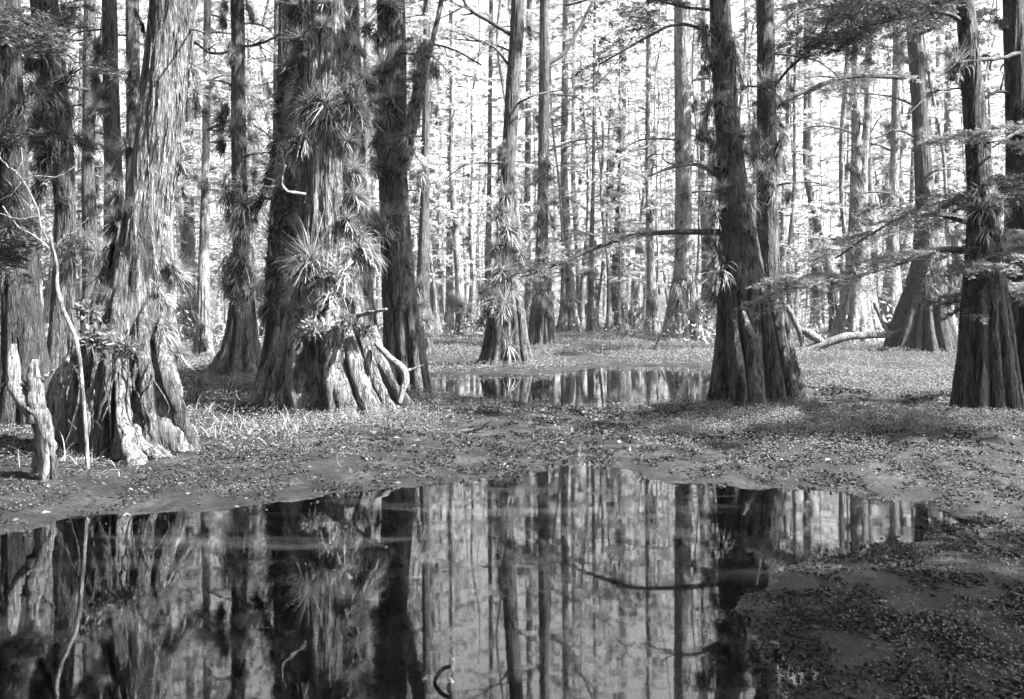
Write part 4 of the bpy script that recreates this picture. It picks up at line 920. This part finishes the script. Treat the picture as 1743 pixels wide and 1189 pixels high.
wood('fallen_branch', 'thin dark branch on the mud beside the small puddle', 'branch', [(1375, 664, 4), (1430, 664, 4), (1475, 668, 3)], 16, 'twig', seed=11)
wood('fallen_branch', 'arched dark branch left of the broad-based right cypress', 'branch', [(1570, 672, 4), (1595, 655, 4), (1606, 652, 4), (1618, 670, 5)], 15.2, 'twig', seed=12, more=[[(1540, 668, 3), (1575, 668, 4), (1600, 656, 3)]])
wood('stick', 'short dark stick on the plant carpet below the twin cypress', 'stick', [(1163, 716, 3), (1180, 724, 4), (1186, 742, 4)], 10.6, 'twig', seed=13)
wood('stick', 'stubby dark stick in the plants left of the right cypress', 'stick', [(1555, 752, 5), (1575, 756, 6), (1590, 759, 5)], 9.6, 'twig', seed=14)
wood('fallen_branch', 'branch lying at the right edge below the broad-based cypress', 'branch', [(1690, 738, 8), (1720, 744, 9), (1760, 752, 9)], 9.8, 'twig', seed=15)
wood('leaning_pole', 'thin pole leaning on the hazy cypress beyond the pool', 'pole', [(1110, 600, 2.5), (1130, 560, 3), (1150, 527, 2.5)], 31, 'twig', seed=16)
wood('bare_stick', 'thin pale stick leaning in the grass left of the massive cypress', 'stick', [(480, 712, 3), (455, 690, 3), (430, 660, 2.5), (420, 645, 1.5)], 12, seed=17)
wood('long_stick', 'long thin stick lying across the wet mud by the puddle', 'stick', [(1400, 684, 3), (1470, 690, 4), (1530, 698, 4), (1590, 706, 3)], 13.8, 'dead', seed=18)
# floating leaf
P = np.array([[-.5, 0, 0], [-.2, .08, .012], [.15, .09, .02], [.5, 0, .05], [.15, -.09, .02], [-.2, -.08, .012], [-.9, .02, .01], [-.88, .0, .012]]) * .085
x, y = gpt(450, 1070)
o = obj('floating_leaf', mesh_np('floating_leaf', P + [0, 0, .004], [(0, 5, 4, 1), (1, 4, 3, 2), (6, 7, 0, 5)]), M['litter'], None, (x, y, 0)); tag(o, 'single dark curled leaf floating on the pool', 'leaf')

# pale crooked sapling in front of the left trees
D = 7.4
b = wpt(135, 640, D); b[2] = 0
e = empty('bare_sapling', b); tag(e, 'crooked bare pale sapling in front of the left trees', 'sapling', None)
def tw(pts, nm='stem', mat='dead'):
    P = np.array(px_path(pts, D)); P[:, 3] *= .75; P[:, :3] -= b
    obj(nm, mesh_np(nm, *tube(P, 36, 9, .006, int(pts[0][0]), 1., .12)), M[mat], e)
tw([(152, 840, 9, .2), (142, 680, 9, .1), (134, 600, 10), (122, 555, 10), (106, 525, 9), (98, 490, 9), (97, 462, 7), (92, 430, 6), (86, 400, 5)])
for pts in ([(92, 430, 4), (70, 385, 4), (62, 350, 4), (40, 310, 4), (28, 292, 4), (38, 272, 3), (36, 250, 2)], [(92, 430, 4), (60, 402, 3), (30, 385, 3), (5, 350, 3)], [(40, 306, 3), (62, 300, 3), (100, 300, 3), (130, 280, 3)],
            [(92, 425, 3), (110, 400, 3), (125, 395, 2), (150, 370, 2)], [(66, 368, 3), (30, 372, 3), (-10, 360, 3)], [(28, 292, 3), (10, 280, 2), (-10, 255, 2)], [(38, 306, 3), (20, 330, 2), (-15, 345, 2)]):
    tw(pts, 'branch')

# ------------------------------------------------------------------ unseen trees added around the viewer to shade the near bank
CROWNS['over'] = crown_pair('over', 6, 13, 44, 4.6, 620, .26, .095, 51, .05)  # dense big-leaved crown shaped to block sun and sky over the foreground
for n, (x, y, zc, lab) in enumerate([(10.5, -.5, 7.5, 'shading cypress added just outside the picture on the right'), 
                               (-9, 3.0, 8, 'shading cypress added just outside the picture on the left'), (7.5, -6.5, 8, 'large cypress added for shade behind the viewer to the right'),
                               (-4.5, -1.5, 7.5, 'large cypress added for shade behind the viewer to the left'), (6, -2.2, 8, 'shading cypress added close behind the viewer to the right'), (14.5, 7.0, 8, 'tall cypress added for shade beyond the right edge of the picture'), (-12, 8, 8, 'tall cypress added for shade beyond the left edge of the picture')]):
    e = empty('cypress_tree', (x, y, gz(x, y))); tag(e, lab, 'tree', 'large cypress trees around the pools')
    t = bpy.data.objects.new('trunk', protos[n % 5]); COL.objects.link(t); t.parent = e; t.scale = (3, 3, 1)
    crown_obj(e, CROWNS['high_thin' if x > 14 else 'over'], 'needles_dark', (0, 0, zc - 7), n * 2.)

# ------------------------------------------------------------------ light, haze, camera
SUN_AZ = math.radians(108)                      # measured from +Y toward +X
SUN_EL = math.radians(46)
sd_ = np.array([math.sin(SUN_AZ) * math.cos(SUN_EL), math.cos(SUN_AZ) * math.cos(SUN_EL), math.sin(SUN_EL)])
w = bpy.data.worlds.new('World'); scene.world = w; w.use_nodes = True; nt = w.node_tree
for n in list(nt.nodes): nt.nodes.remove(n)
out = nt.nodes.new('ShaderNodeOutputWorld'); bg = nt.nodes.new('ShaderNodeBackground'); sky = nt.nodes.new('ShaderNodeTexSky')
sky.sky_type = 'NISHITA'; sky.sun_disc = False; sky.sun_elevation = SUN_EL; sky.sun_rotation = SUN_AZ; sky.dust_density = 4.; sky.air_density = 1.2
bw = nt.nodes.new('ShaderNodeRGBToBW'); nt.links.new(sky.outputs[0], bw.inputs[0]); nt.links.new(bw.outputs[0], bg.inputs[0]); nt.links.new(bg.outputs[0], out.inputs[0])
bg.inputs[1].default_value = .06
sl = bpy.data.lights.new('sun', 'SUN'); sl.energy = 5.; sl.angle = math.radians(.6); sl.color = (1, 1, 1)
so = bpy.data.objects.new('sun', sl); COL.objects.link(so)
from mathutils import Vector
so.rotation_euler = Vector(sd_).to_track_quat('Z', 'Y').to_euler()
HAZE = 0.00028
if HAZE:
    m, nt, out = newmat('haze'); pv = N(nt, 'ShaderNodeVolumePrincipled'); pv.inputs['Color'].default_value = (.95, .95, .95, 1); pv.inputs['Density'].default_value = HAZE; pv.inputs['Anisotropy'].default_value = .2
    L(nt, pv.outputs[0], out.inputs['Volume'])
    x0, x1, y0, y1, z0, z1 = -170, 170, -40, 340, -1.6, 36
    Vv = [(x, y, z) for z in (z0, z1) for y in (y0, y1) for x in (x0, x1)]
    o = obj('haze', mesh_np('haze', Vv, [(0, 2, 3, 1), (4, 5, 7, 6), (0, 1, 5, 4), (2, 6, 7, 3), (0, 4, 6, 2), (1, 3, 7, 5)], False), m); tag(o, 'thin bright haze filling the swamp forest', 'haze', kind='stuff')
cam = bpy.data.cameras.new('camera'); co = bpy.data.objects.new('camera', cam); COL.objects.link(co)
co.location = (0, 0, H); co.rotation_euler = (PI / 2, 0, 0); cam.sensor_width = 36; cam.lens = 36 * F / 1743; cam.shift_y = -(1189 / 2 - Y0) / 1743
cam.clip_end = 1500; cam.clip_start = .05; scene.camera = co
scene.view_settings.view_transform = 'Standard'; scene.view_settings.look = 'None'; scene.view_settings.gamma = 1; scene.view_settings.exposure = 3.3
cy = scene.cycles if hasattr(scene, 'cycles') else None
if cy:
    cy.max_bounces = 6; cy.diffuse_bounces = 3; cy.glossy_bounces = 3; cy.transmission_bounces = 3; cy.volume_bounces = 1; cy.transparent_max_bounces = 8
    cy.use_denoising = True; cy.sample_clamp_indirect = 6; cy.use_adaptive_sampling = True; cy.adaptive_threshold = .02
